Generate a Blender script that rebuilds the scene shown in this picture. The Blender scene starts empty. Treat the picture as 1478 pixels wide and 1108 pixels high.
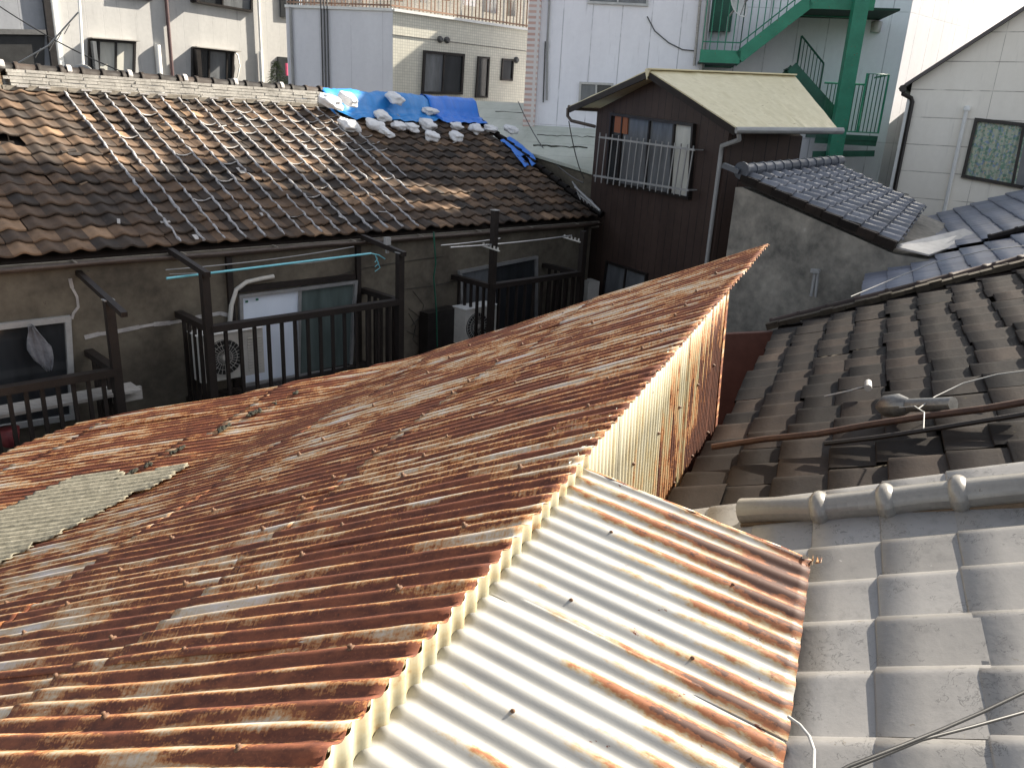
import bpy, math, random
from mathutils import Vector as V, Matrix, noise
random.seed(7)
sc = bpy.context.scene
C = sc.collection
R = math.radians
CAMZ = 6.8                      # eye height above the alley ground
GZ = -CAMZ                      # ground, relative to the eye (everything is laid out from the eye, then lifted)

# ------------------------------------------------------------------ survey helpers
CX, CY, F = 739.0, 554.0, 1122.0
p, r = R(18.53), R(3.06)
FW = V((0, math.cos(p), -math.sin(p))); U0 = V((0, math.sin(p), math.cos(p))); R0 = V((1, 0, 0))
RT = R0*math.cos(r) + U0*math.sin(r); UP = -R0*math.sin(r) + U0*math.cos(r)
Z = V((0, 0, 1))
def ray(x, y): return FW + RT*((x-CX)/F) - UP*((y-CY)/F)
def hd(a, e=0):
    a, e = R(a), R(e); return V((math.sin(a)*math.cos(e), math.cos(a)*math.cos(e), math.sin(e)))
def onz(x, y, z): v = ray(x, y); return v*(z/v.z)
def onp(x, y, P, n): v = ray(x, y); return v*(P.dot(n)/v.dot(n))
def aty(x, y, D): v = ray(x, y); return v*(D/v.y)

# ------------------------------------------------------------------ mesh builder
class MB:
    def __init__(s): s.v = []; s.f = []; s.uv = []; s.a = []; s.a2 = []; s.sm = []
    def face(s, pts, uv=None, a=0.0, a2=0.0, smooth=False):
        i = len(s.v); s.v += [V(q) for q in pts]; s.f.append(tuple(range(i, i+len(pts))))
        s.uv.append(uv); s.a.append(a); s.a2.append(a2); s.sm.append(smooth)
    def grid(s, P, UVs=None, a=0.0, a2=0.0, smooth=True, keep=None, flip=False):
        """P[i][j] points"""
        i0 = len(s.v); n, m = len(P), len(P[0])
        for row in P: s.v += [V(q) for q in row]
        for i in range(n-1):
            for j in range(m-1):
                if keep and not keep(i, j): continue
                q = [(i, j), (i+1, j), (i+1, j+1), (i, j+1)]
                if flip: q.reverse()
                s.f.append(tuple(i0+x*m+y for x, y in q))
                s.uv.append([UVs[x][y] for x, y in q] if UVs else None); s.a.append(a); s.a2.append(a2); s.sm.append(smooth)
    def prism(s, pts, d, a=0.0):
        """closed polygon pts extruded by vector d"""
        pts = [V(q) for q in pts]; n = len(pts); i = len(s.v)
        nn = V((0, 0, 0))
        for k in range(n): nn += pts[k].cross(pts[(k+1) % n])
        if nn.dot(d) > 0: pts.reverse()
        s.v += pts + [q+d for q in pts]
        fs = [tuple(range(i, i+n)), tuple(range(i+2*n-1, i+n-1, -1))]
        for k in range(n):
            l = (k+1) % n; fs.append((i+l, i+k, i+n+k, i+n+l))
        for f in fs: s.f.append(f); s.uv.append(None); s.a.append(a); s.a2.append(0.0); s.sm.append(False)
    def box(s, c, ax, ay, az, a=0.0):
        """centre and three half vectors"""
        c = V(c); q = [c-ax-ay-az, c+ax-ay-az, c+ax+ay-az, c-ax+ay-az]; s.prism(q, az*2, a)
    def beam(s, A, B, w, h, up=Z, a=0.0):
        A, B = V(A), V(B); d = (B-A).normalized(); x = d.cross(up)
        if x.length < 1e-4: x = V((1, 0, 0)).cross(d)
        x.normalize(); y = x.cross(d).normalized()
        q = [A-x*w/2-y*h/2, A+x*w/2-y*h/2, A+x*w/2+y*h/2, A-x*w/2+y*h/2]; s.prism(q, B-A, a)
    def tube(s, path, rad, seg=8, cap=True, a=0.0):
        path = [V(q) for q in path]; n = len(path); rr = rad if isinstance(rad, (list, tuple)) else [rad]*n
        rings = []; x = None
        for k, q in enumerate(path):
            d = (path[min(k+1, n-1)]-path[max(k-1, 0)]).normalized()
            if x is None:
                x = d.cross(Z if abs(d.z) < .9 else V((1, 0, 0))).normalized()
            else: x = (x-d*x.dot(d)).normalized()
            y = d.cross(x)
            rings.append([q+(x*math.cos(t)+y*math.sin(t))*rr[k] for t in [2*math.pi*m/seg for m in range(seg+1)]])
        s.grid(rings, smooth=True, a=a, flip=True)
        if cap:
            s.face(list(reversed(rings[0][:-1])), a=a); s.face(rings[-1][:-1], a=a)
    def build(s, name, m, parent=None, base=None, merge=False):
        off = V((0, 0, 0))
        q = parent
        while q is not None: off += q.location; q = q.parent
        if parent is None:
            if base is None:
                n = len(s.v); base = V((sum(v.x for v in s.v)/n, sum(v.y for v in s.v)/n, min(v.z for v in s.v)))
            off = V(base)
        me = bpy.data.meshes.new(name); me.from_pydata([v-off for v in s.v], [], s.f)
        ul = me.uv_layers.new(name='UVMap'); k = 0
        at = me.attributes.new('tint', 'FLOAT', 'FACE'); at2 = me.attributes.new('side', 'FLOAT', 'FACE')
        for fi, f in enumerate(s.f):
            uv = s.uv[fi]
            if uv is None:
                a_, b_, c_ = s.v[f[0]], s.v[f[1]], s.v[f[2]]
                n = (b_-a_).cross(c_-b_)
                n = n.normalized() if n.length > 1e-12 else V((0, 0, 1))
                t = Z.cross(n)
                t = V((1, 0, 0)) if t.length < .15 else t.normalized()
                w = n.cross(t)
                uv = [(s.v[i].dot(t), s.v[i].dot(w)) for i in f]
            for c in uv: ul.data[k].uv = c; k += 1
            at.data[fi].value = s.a[fi]; at2.data[fi].value = s.a2[fi]
        for i, b in enumerate(s.sm): me.polygons[i].use_smooth = b
        me.materials.append(m)
        if merge:
            import bmesh
            bm = bmesh.new(); bm.from_mesh(me); bmesh.ops.remove_doubles(bm, verts=bm.verts, dist=1e-5); bm.to_mesh(me); bm.free()
        o = bpy.data.objects.new(name, me); C.objects.link(o)
        if parent is not None: o.parent = parent
        else: o.location = off
        return o

def tag(o, label, cat, group=None, kind=None):
    if label: o['label'] = label
    if cat: o['category'] = cat
    if group: o['group'] = group
    if kind: o['kind'] = kind
    return o
def thing(name, loc, label, cat, group=None):
    o = bpy.data.objects.new(name, None); o.empty_display_size = .2; C.objects.link(o); o.location = V(loc)
    return tag(o, label, cat, group)

# ------------------------------------------------------------------ materials
class NT:
    def __init__(s, name):
        s.m = bpy.data.materials.new(name); s.m.use_nodes = True; s.t = s.m.node_tree; s.t.nodes.clear()
        s.out = s.n('ShaderNodeOutputMaterial'); s.b = s.n('ShaderNodeBsdfPrincipled'); s.l(s.b.outputs[0], s.out.inputs[0])
        s.tc = s.n('ShaderNodeTexCoord')
    def n(s, k, **kw):
        q = s.t.nodes.new(k)
        for a, b in kw.items(): setattr(q, a, b)
        return q
    def l(s, a, b): s.t.links.new(a, b)
    def val(s, x, inp):
        if hasattr(x, 'is_output') or isinstance(x, bpy.types.NodeSocket): s.l(x, inp)
        else:
            try: inp.default_value = x
            except Exception: inp.default_value = (x, x, x)
    def math(s, op, a, b=0.0, c=0.0, clamp=False):
        q = s.n('ShaderNodeMath', operation=op); q.use_clamp = clamp
        s.val(a, q.inputs[0]); s.val(b, q.inputs[1])
        if op in ('MULTIPLY_ADD', 'SMOOTH_MIN', 'COMPARE'): s.val(c, q.inputs[2])
        return q.outputs[0]
    def vec(s, src, scale=(1, 1, 1), loc=(0, 0, 0)):
        q = s.n('ShaderNodeMapping'); s.l(src, q.inputs[0]); q.inputs['Scale'].default_value = scale; q.inputs['Location'].default_value = loc
        return q.outputs[0]
    def noise(s, v, scale=1.0, det=4, rough=.6, w=None, dist=0.0):
        q = s.n('ShaderNodeTexNoise'); 
        if w is not None: q.noise_dimensions = '4D'; s.val(w, q.inputs['W'])
        s.l(v, q.inputs['Vector']); q.inputs['Scale'].default_value = scale; q.inputs['Detail'].default_value = det
        q.inputs['Roughness'].default_value = rough; q.inputs['Distortion'].default_value = dist
        return q.outputs['Fac']
    def ramp(s, x, stops, interp='LINEAR'):
        q = s.n('ShaderNodeValToRGB'); s.l(x, q.inputs[0]); cr = q.color_ramp; cr.interpolation = interp
        while len(cr.elements) < len(stops): cr.elements.new(.5)
        for e, (pos, c) in zip(cr.elements, stops):
            e.position = pos; e.color = (c[0], c[1], c[2], 1) if hasattr(c, '__len__') else (c, c, c, 1)
        return q.outputs[0]
    def sstep(s, x, a, b):
        q = s.n('ShaderNodeMapRange', interpolation_type='SMOOTHSTEP'); s.val(x, q.inputs[0])
        q.inputs[1].default_value = a; q.inputs[2].default_value = b; return q.outputs[0]
    def mix(s, f, a, b, mode='MIX'):
        q = s.n('ShaderNodeMix', data_type='RGBA', blend_type=mode)
        s.val(f, q.inputs[0])
        for x, i in ((a, 6), (b, 7)):
            if isinstance(x, (tuple, list)): q.inputs[i].default_value = (x[0], x[1], x[2], 1)
            else: s.l(x, q.inputs[i])
        return q.outputs[2]
    def attr(s, name):
        q = s.n('ShaderNodeAttribute', attribute_name=name); return q.outputs['Fac']
    def sep(s, v):
        q = s.n('ShaderNodeSeparateXYZ'); s.l(v, q.inputs[0]); return q.outputs
    def bump(s, h, strength=.3, dist=.01):
        q = s.n('ShaderNodeBump'); s.l(h, q.inputs['Height']); q.inputs['Strength'].default_value = strength; q.inputs['Distance'].default_value = dist
        s.l(q.outputs[0], s.b.inputs['Normal'])
    def set(s, col=None, rough=None, metal=None, spec=None):
        for x, k in ((rough, 'Roughness'), (metal, 'Metallic'), (spec, 'Specular IOR Level')):
            if x is not None: s.val(x, s.b.inputs[k])
        if col is not None:
            if isinstance(col, (tuple, list)): s.b.inputs['Base Color'].default_value = (col[0], col[1], col[2], 1)
            else: s.l(col, s.b.inputs['Base Color'])
        return s.m

def worn(name, c1, c2, scale=3, rough=.7, metal=0.0, spec=.4, bump=.15, c3=None, det=6, sx=(1, 1, 1), spots=None):
    t = NT(name); v = t.vec(t.tc.outputs['UV'], sx); n1 = t.noise(v, scale, det, .65)
    n2 = t.noise(v, scale*7, 3, .6)
    f = t.math('ADD', t.math('MULTIPLY', n1, .75), t.math('MULTIPLY', n2, .25))
    st = [(.36, c1), (.62, c2)]
    if c3: st.append((.74, c3))
    col = t.ramp(f, st)
    if spots:
        m = t.sstep(t.noise(v, scale*4, 5, .7), spots[1], spots[1]+.05); col = t.mix(m, col, spots[0])
    t.bump(t.noise(v, scale*14, 4, .6), bump, .006)
    return t.set(col, rough, metal, spec)

def siding(name, c1, c2, period=.35, horiz=False, line=.02, linecol=(.1, .1, .1), rough=.55, period2=None, dirt=.5, lstr=.55):
    """painted wall boards: seams every `period` metres along u (or v)"""
    t = NT(name); uv = t.tc.outputs['UV']; x, y, z = t.sep(uv)
    def seams(c, per, w):
        m = t.math('FRACT', t.math('DIVIDE', c, per)); m = t.math('ABSOLUTE', t.math('SUBTRACT', m, .5))
        return t.math('GREATER_THAN', m, .5-w/per/2)
    s1 = seams(y if horiz else x, period, line)
    n = t.noise(t.vec(uv, (1.2, .35, 1)), 1.6, 6, .65); n2 = t.noise(uv, 9, 4, .6)
    f = t.math('ADD', t.math('MULTIPLY', n, .7), t.math('MULTIPLY', n2, .3))
    base = t.ramp(f, [(.35, c1), (.62, c2)])
    lm = t.math('MULTIPLY', s1, lstr)
    if period2: 
        s2 = seams(x if horiz else y, period2, line*.8); lm = t.math('MAXIMUM', lm, t.math('MULTIPLY', s2, lstr*.7))
    lm = t.math('MULTIPLY', lm, t.sstep(t.noise(uv, 2.3, 3), .3, .55))
    col = t.mix(lm, base, linecol)
    st = t.sstep(t.noise(t.vec(uv, (5, .5, 1)), 1, 5, .7), .56, .75)
    col = t.mix(t.math('MULTIPLY', st, dirt*.6), col, tuple(c*.45 for c in c1))
    t.bump(t.math('SUBTRACT', t.math('MULTIPLY', n2, .3), lm), .5, .01)
    return t.set(col, rough, 0.0, .35)

# rusty corrugated iron.  u runs along the corrugation, v across it, `tint` is a number per sheet
def rust(name, amount, cream=(.43, .35, .25), grad=None, pitch=.0685, white=(.5, .47, .47), drip=1.0, dkm=1.0):
    t = NT(name); uv = t.tc.outputs['UV']; u, v, _ = t.sep(uv); sh = t.attr('tint')
    W = t.math('MULTIPLY', sh, 37.0)
    big = t.noise(t.vec(uv, (.9, 2.0, 1)), 1.0, 4, .6, w=W)
    band = t.noise(t.vec(uv, (1.1, .93/pitch, 1)), 1.0, 2, .55, w=W)           # changes from wave to wave
    med = t.noise(t.vec(uv, (4.5, 19, 1)), 1.0, 4, .65, w=W)
    fr = t.noise(t.vec(uv, (75, 13, 1)), 1.0, 3, .65)
    fine = t.noise(t.vec(uv, (110, 130, 1)), 1.0, 3, .6)
    ph = t.math('MULTIPLY', v, 2*math.pi/pitch)
    side = t.math('SINE', t.math('ADD', ph, 0.4))
    f = t.math('MULTIPLY', big, .85)
    f = t.math('MULTIPLY_ADD', band, .95, f)
    f = t.math('MULTIPLY_ADD', med, .85, f)
    f = t.math('MULTIPLY_ADD', fr, .30*drip, f)
    f = t.math('MULTIPLY_ADD', fine, .26, f)
    f = t.math('MULTIPLY_ADD', side, .075*drip, f)
    f = t.math('SUBTRACT', f, .5*(.85+.95+.85+.30*drip+.26))
    f = t.math('SUBTRACT', f, amount)
    if grad is not None: f = t.math('ADD', f, grad(t, u, v))
    f = t.math('ADD', t.math('MULTIPLY', f, 1.0), .5)
    dk = t.mix(t.sstep(t.noise(t.vec(uv, (9, 22, 1)), 1, 5, .7), .35, .65), tuple(c*dkm for c in (.085, .023, .011)), tuple(c*dkm for c in (.18, .055, .023)))
    dk = t.mix(t.sstep(fine, .55, .75), dk, tuple(c*dkm for c in (.25, .085, .036)))
    q = t.n('ShaderNodeValToRGB'); t.l(f, q.inputs[0]); cr = q.color_ramp
    for k in range(5): cr.elements.new(.5)
    st = [(0.0, (0, 0, 0)), (.455, (.0, .0, .0)), (.50, (1, 1, 1)), (.55, (1, 1, 1)), (.6, (1, 1, 1)), (.7, (1, 1, 1)), (1, (1, 1, 1))]
    for e, (pos, c) in zip(cr.elements, st): e.position = pos; e.color = (*c, 1)
    pm = q.outputs[0]
    paint = t.ramp(f, [(.46, (.24, .078, .02)), (.515, (.33, .14, .048)), (.585, (.40, .25, .13)), (.66, cream), (.86, white)])
    col = t.mix(pm, dk, paint)
    pits = t.sstep(t.noise(t.vec(uv, (26, 38, 1)), 1, 3, .7), .66, .72)
    col = t.mix(t.math('MULTIPLY', pits, .8), col, (.05, .018, .01))
    t.bump(t.math('ADD', t.math('MULTIPLY', fine, .5), t.math('MULTIPLY', pm, .5)), .28, .002)
    ro = t.math('MULTIPLY_ADD', t.sstep(f, .5, .62), -.38, .80)
    return t.set(col, ro, 0.0, .45)

M = {}
M['rust'] = rust('rusty_iron', -.01)
M['rust_out'] = rust('rusty_iron_outer', .11, drip=.25, dkm=.6)
M['rust_low'] = rust('rusty_iron_low', .13, drip=.25, dkm=.6, grad=lambda t, u, v: t.math('MULTIPLY', 0.0, 0.0))
M['clad'] = rust('streaked_cladding', .0, cream=(.36, .305, .18), white=(.40, .375, .28), pitch=.040, drip=.35, dkm=.62,
                 grad=lambda t, u, v: t.math('ADD', .58, t.math('ADD', t.math('MULTIPLY', u, -.36), t.math('MULTIPLY', v, -.26))))
def lean_grad(t, u, v):      # rust spreads from the eave (u = distance down from the top)
    return t.math('MULTIPLY_ADD', t.math('POWER', t.math('MAXIMUM', u, 0.0), 1.7), -.62, .50)
def lean_mat():
    t = NT('white_corrugated_iron'); uv = t.tc.outputs['UV']; u, v, _ = t.sep(uv)
    # crests wear first: long rust lines that start part way down
    pitch = .0685
    cell = t.math('FLOOR', t.math('ADD', t.math('DIVIDE', v, pitch), .5))
    wn = t.n('ShaderNodeTexWhiteNoise', noise_dimensions='1D'); t.l(cell, wn.inputs['W'])
    start = t.math('MULTIPLY_ADD', wn.outputs['Value'], .5, .10)
    n1 = t.noise(t.vec(uv, (8, 24, 1)), 1, 6, .75); n2 = t.noise(t.vec(uv, (34, 60, 1)), 1, 5, .7); n0 = t.noise(t.vec(uv, (2, 3.2, 1)), 1, 3, .6)
    crest = t.math('COSINE', t.math('MULTIPLY', v, 2*math.pi/pitch))
    ramp = t.math('SUBTRACT', u, t.math('ADD', start, 0.0))
    near = t.math('MULTIPLY', t.math('ADD', v, .55), .20)
    f = t.math('MULTIPLY_ADD', ramp, .75, t.math('MULTIPLY', crest, .19))
    f = t.math('ADD', f, near)
    f = t.math('MULTIPLY_ADD', t.math('SUBTRACT', n1, .5), .9, f)
    f = t.math('MULTIPLY_ADD', t.math('SUBTRACT', n0, .5), .9, f)
    f = t.math('MULTIPLY_ADD', t.math('SUBTRACT', n2, .5), .45, f)
    tan = t.sstep(f, .06, .34); org = t.sstep(f, .24, .38); dk = t.sstep(f, .44, .52)
    base = t.ramp(t.noise(t.vec(uv, (1.5, 9, 1)), 1, 5), [(.35, (.25, .25, .243)), (.65, (.34, .335, .315))])
    col = t.mix(tan, base, (.27, .19, .09)); col = t.mix(org, col, (.19, .064, .021)); col = t.mix(dk, col, (.05, .016, .008))
    sp = t.math('GREATER_THAN', t.math('ADD', t.noise(t.vec(uv, (11, 17, 1)), 1, 6, .75), t.math('MULTIPLY', u, .10)), .69)
    col = t.mix(sp, col, (.11, .035, .018))
    dirt = t.sstep(t.noise(t.vec(uv, (30, 60, 1)), 1, 4, .7), .62, .72); col = t.mix(t.math('MULTIPLY', dirt, .35), col, (.25, .2, .15))
    t.bump(n2, .12, .003)
    return t.set(col, t.math('MULTIPLY_ADD', org, .35, .36), 0.0, .5)
M['lean'] = lean_mat()
def band_mat():
    t = NT('cream_corrugated_iron'); uv = t.tc.outputs['UV']
    n = t.noise(uv, 9, 6, .7); f = t.noise(t.vec(uv, (30, 60, 1)), 1, 4)
    col = t.ramp(n, [(.4, (.38, .355, .25)), (.56, (.35, .29, .17)), (.66, (.24, .12, .045)), (.78, (.10, .035, .015))])
    t.bump(f, .1, .003); return t.set(col, .42, 0, .5)
M['band'] = band_mat()

def tile_mat(name, cols, rough=.6, spec=.4, dirt=.35, bump=.2, sheen=None, moss=None, metal=0.0, scr=.6):
    t = NT(name); uv = t.tc.outputs['UV']; tint = t.attr('tint'); 
    n1 = t.noise(uv, 5, 6, .65); n2 = t.noise(uv, 38, 4, .65); nb = t.noise(uv, .9, 3, .5)
    k = t.math('ADD', t.math('MULTIPLY', tint, .72), t.math('MULTIPLY', t.math('SUBTRACT', n1, .5), .55)); k = t.math('ADD', k, t.math('MULTIPLY', t.math('SUBTRACT', nb, .5), .5)); k = t.math('ADD', k, .14)
    st = [(i/(len(cols)-1), c) for i, c in enumerate(cols)]
    col = t.ramp(k, st)
    d = t.sstep(t.noise(t.vec(uv, (3, 3, 1), (5, 2, 0)), 3, 7, .75), .5, .72)
    col = t.mix(t.math('MULTIPLY', d, dirt), col, tuple(c*.45 for c in cols[0]))
    if moss: col = t.mix(t.sstep(t.noise(uv, 17, 6, .75), .64, .70), col, moss)
    sq = t.noise(t.vec(uv, (1, 1, 1), (3, 8, 0)), 26, 4, .6, dist=.8); thin = t.math('LESS_THAN', t.math('ABSOLUTE', t.math('SUBTRACT', sq, .5)), .012)
    msk = t.math('GREATER_THAN', t.noise(t.vec(uv, (1, 1, 1), (1, 4, 0)), 6, 3, .6), .55)
    col = t.mix(t.math('MULTIPLY', t.math('MULTIPLY', thin, msk), .55*scr), col, tuple(c*.3 for c in cols[0]))
    col = t.mix(t.math('MULTIPLY', t.sstep(t.noise(uv, 60, 5, .8), .60, .68), .5*scr), col, tuple(c*.5 for c in cols[0]))
    sp = t.sstep(n2, .66, .74); col = t.mix(t.math('MULTIPLY', sp, .4), col, tuple(min(1, c*1.7) for c in cols[-1]))
    t.bump(n2, bump, .004)
    ro = t.math('MULTIPLY_ADD', n1, .35, rough-.17)
    return t.set(col, ro, metal, spec)
M['clay'] = tile_mat('weathered_clay_tile', [(.020, .017, .015), (.050, .037, .028), (.125, .079, .049), (.31, .20, .12)], .72, .3, .45)
M['dark_tile'] = tile_mat('dark_grey_tile', [(.004, .0034, .0031), (.010, .0076, .0064), (.020, .0145, .0115), (.046, .033, .026)], .62, .16, .5, bump=.4, moss=(.05, .043, .022))
M['verge'] = tile_mat('brown_verge_tile', [(.02, .014, .012), (.035, .024, .02), (.055, .036, .03), (.075, .052, .044)], .7, .3, .4)
M['silver_tile'] = tile_mat('silver_grey_tile', [(.145, .139, .13), (.185, .178, .169), (.225, .218, .21), (.275, .268, .26)], .36, .55, .4, bump=.2, moss=(.12, .10, .07), scr=1.0)
M['glazed'] = worn('smoked_silver_glaze', (.16, .15, .135), (.24, .228, .205), 5, .28, bump=.08, spots=((.13, .11, .08), .66), spec=.6)
M['blue_tile'] = tile_mat('blue_grey_tile', [(.12, .13, .165), (.145, .158, .20), (.17, .185, .235), (.2, .215, .265)], .42, .5, .2, bump=.1)
M['slate_tile'] = tile_mat('smoked_grey_tile', [(.055, .061, .072), (.09, .10, .12), (.13, .14, .165), (.18, .19, .215)], .36, .55, .4, bump=.1, metal=.1)
M['mortar'] = worn('old_white_mortar', (.26, .25, .24), (.44, .42, .40), 6, .85, bump=.5, spots=((.16, .14, .12), .62))
M['caulk'] = worn('grey_caulk', (.12, .12, .125), (.5, .49, .49), 14, .6, bump=.5)
M['noshi'] = tile_mat('ridge_course_tile', [(.12, .085, .055), (.19, .13, .08), (.28, .2, .12), (.34, .25, .15)], .75, .3, .4)
M['noshi_w'] = worn('mortar_daubed_ridge', (.22, .21, .19), (.46, .44, .40), 4, .85, bump=.6, spots=((.17, .15, .13), .6))
M['tarp'] = worn('blue_tarp', (.02, .19, .50), (.03, .25, .62), 2, .45, bump=.2)
M['tarp2'] = worn('bright_blue_tarp', (.015, .15, .60), (.02, .2, .72), 2, .42, bump=.2)
M['bag'] = worn('white_sandbag_cloth', (.6, .6, .61), (.74, .74, .73), 9, .6, bump=.5)
M['plaster'] = worn('stained_brown_plaster', (.062, .053, .040), (.145, .125, .093), 1.4, .9, bump=.3, spots=((.06, .05, .04), .66))
M['plaster2'] = worn('blotched_grey_plaster', (.10, .096, .085), (.32, .295, .25), 1.5, .92, bump=.35, c3=(.60, .57, .51), sx=(1, .9, 1))
M['wood'] = worn('dark_brown_timber', (.009, .006, .0045), (.019, .013, .010), 6, .6, bump=.3, sx=(1, 1, 1))
M['fascia'] = worn('weathered_fascia', (.1, .085, .07), (.3, .27, .22), 5, .85, bump=.3, sx=(1, 4, 1), spots=((.05, .04, .03), .58))
M['gutter'] = worn('brown_gutter_paint', (.045, .032, .025), (.1, .075, .06), 4, .5, bump=.1)
M['alu'] = worn('grey_aluminium', (.32, .32, .32), (.45, .45, .44), 5, .4, .6, bump=.05)
M['blackalu'] = worn('dark_window_frame', (.018, .016, .015), (.035, .03, .028), 5, .35, .3, bump=.05)
M['pipe'] = worn('pale_pipe', (.24, .24, .235), (.34, .34, .33), 4, .55, bump=.15)
M['white'] = worn('white_paint', (.62, .62, .60), (.75, .75, .72), 3, .5, bump=.05)
M['acwhite'] = worn('yellowed_casing', (.42, .41, .37), (.56, .54, .49), 3, .5, bump=.05)
M['black'] = worn('black_rubber', (.01, .01, .01), (.022, .022, .022), 5, .5, bump=.05)
M['cable'] = worn('grey_cable', (.06, .06, .06), (.10, .10, .10), 5, .5, bump=.05)
M['pole'] = worn('light_blue_pole', (.12, .42, .50), (.20, .56, .62), 5, .35, bump=.05)
M['flue'] = worn('dull_zinc', (.09, .09, .09), (.2, .2, .195), 9, .4, .5, bump=.15)
M['green'] = worn('green_steel_paint', (.018, .17, .10), (.03, .24, .145), 3.5, .42, bump=.2, spots=((.10, .06, .03), .62))
M['green2'] = worn('dark_green_paint', (.012, .07, .045), (.02, .11, .07), 3, .5, bump=.1)
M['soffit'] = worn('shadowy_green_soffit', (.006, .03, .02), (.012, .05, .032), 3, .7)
M['moss'] = worn('black_moss', (.01, .011, .008), (.035, .034, .022), 20, .95, bump=.8)
M['leaf'] = worn('needle_foliage', (.06, .085, .035), (.12, .15, .07), 9, .8, bump=.2)
M['redmetal'] = worn('red_brown_sheet', (.085, .035, .025), (.14, .06, .042), 2, .6, bump=.1)
M['hutroof'] = worn('faded_cream_sheet', (.60, .53, .33), (.72, .65, .44), 1.6, .5, bump=.15, spots=((.36, .27, .13), .64), sx=(.6, 1.6, 1))
M['paleroof'] = siding('pale_green_sheet_roof', (.42, .45, .38), (.54, .56, .49), .9, True, .02, (.12, .12, .1), .6)
M['hutwall'] = siding('dark_brown_metal_siding', (.034, .021, .017), (.054, .034, .027), .18, False, .014, (.012, .008, .007), .55, dirt=.6, lstr=1.0)
M['creamwall'] = siding('cream_board_siding', (.76, .715, .63), (.83, .785, .70), .45, True, .012, (.25, .22, .19), .6, period2=3.03, dirt=.5, lstr=.9)
M['whitewall'] = siding('white_panel_wall', (.74, .74, .78), (.82, .82, .86), .62, False, .022, (.25, .25, .28), .5, period2=2.6, dirt=.9)
M['greywall'] = siding('grey_panel_wall', (.37, .365, .355), (.44, .435, .42), .455, False, .012, (.3, .3, .3), .5, period2=9, dirt=.8, lstr=.6)
M['shade_wall'] = siding('lavender_shade_wall', (.60, .60, .63), (.67, .67, .70), .9, False, .015, (.3, .3, .33), .5, dirt=.2, lstr=.4)  # lavender of the shaded facade is put into the colour
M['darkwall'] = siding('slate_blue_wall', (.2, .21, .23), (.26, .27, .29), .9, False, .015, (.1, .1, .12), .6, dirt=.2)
M['gravel'] = worn('grey_concrete_ground', (.10, .10, .095), (.17, .165, .155), .6, .95, bump=.3)
def fibre_mat():
    t = NT('grey_fibre_cement'); uv = t.tc.outputs['UV']; u_, v_, _ = t.sep(uv)
    n = t.noise(uv, 16, 6, .7); col = t.ramp(n, [(.35, (.14, .128, .095)), (.6, (.26, .238, .18)), (.75, (.40, .37, .29))])
    vl = t.sstep(t.math('COSINE', t.math('MULTIPLY', v_, 2*math.pi/.0685)), .3, -.9)
    col = t.mix(t.math('MULTIPLY', vl, .6), col, (.10, .095, .07)); t.bump(n, .7, .008); return t.set(col, .92, 0, .3)
M['fibre'] = fibre_mat()
M['board'] = worn('weathered_board', (.25, .24, .22), (.42, .4, .37), 5, .8, bump=.2, sx=(1, 6, 1))
def bricks(name, c1, c2, mortar, w, h, ms=.006):
    t = NT(name); uv = t.tc.outputs['UV']; b = t.n('ShaderNodeTexBrick'); b.offset = 0.0; t.l(uv, b.inputs['Vector'])
    b.inputs['Color1'].default_value = (*c1, 1); b.inputs['Color2'].default_value = (*c2, 1); b.inputs['Mortar'].default_value = (*mortar, 1)
    b.inputs['Scale'].default_value = 1; b.inputs['Mortar Size'].default_value = ms; b.inputs['Brick Width'].default_value = w; b.inputs['Row Height'].default_value = h
    col = t.mix(t.math('MULTIPLY', t.sstep(t.noise(t.vec(uv, (1, .4, 1)), 1.5, 5), .45, .7), .25), b.outputs[0], mortar)
    return t.set(col, .4, 0, .5)
M['walltile'] = bricks('square_wall_tiles', (.55, .53, .45), (.62, .60, .51), (.40, .39, .34), .075, .075, .006)
M['pinktile'] = bricks('pink_strip_tiles', (.48, .30, .25), (.56, .38, .32), (.62, .58, .56), .3, .11, .03)
def glass(name, c, rough=.08, c2=None):
    t = NT(name); uv = t.tc.outputs['UV']
    col = t.ramp(t.noise(t.vec(uv, (3, .6, 1)), 1.5, 3), [(.35, c), (.65, c2 or tuple(x*1.6 for x in c))])
    return t.set(col, rough, 0, .5)
M['glass'] = glass('dark_window_glass', (.02, .022, .024))
M['glass_g'] = glass('grey_curtained_glass', (.10, .105, .11), .15)
M['glass_teal'] = glass('greenish_curtained_glass', (.07, .09, .085), .15)
M['glass_w'] = glass('white_board_in_window', (.66, .72, .80), .3, (.72, .78, .86))
M['curtain_w'] = glass('pale_curtain_behind_glass', (.42, .42, .38), .2, (.55, .54, .48))
M['orange'] = glass('orange_wooden_panel', (.20, .06, .02), .5, (.28, .09, .03))
def curtain_mat():
    t = NT('floral_green_curtain'); uv = t.tc.outputs['UV']
    a = t.sstep(t.noise(uv, 14, 3, .6), .48, .56); b = t.sstep(t.noise(t.vec(uv, (1, 1, 1), (7, 3, 1)), 17, 3, .6), .55, .62); c = t.sstep(t.noise(t.vec(uv, (1, 1, 1), (2, 9, 1)), 19, 3), .58, .64)
    x, y, _ = t.sep(uv); fold = t.math('SINE', t.math('MULTIPLY', x, 55))
    col = t.mix(a, (.38, .42, .33), (.16, .27, .20)); col = t.mix(b, col, (.20, .27, .38)); col = t.mix(c, col, (.48, .40, .28))
    t.bump(fold, .6, .02); return t.set(col, .25, 0, .5)
M['floral'] = curtain_mat()

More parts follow.
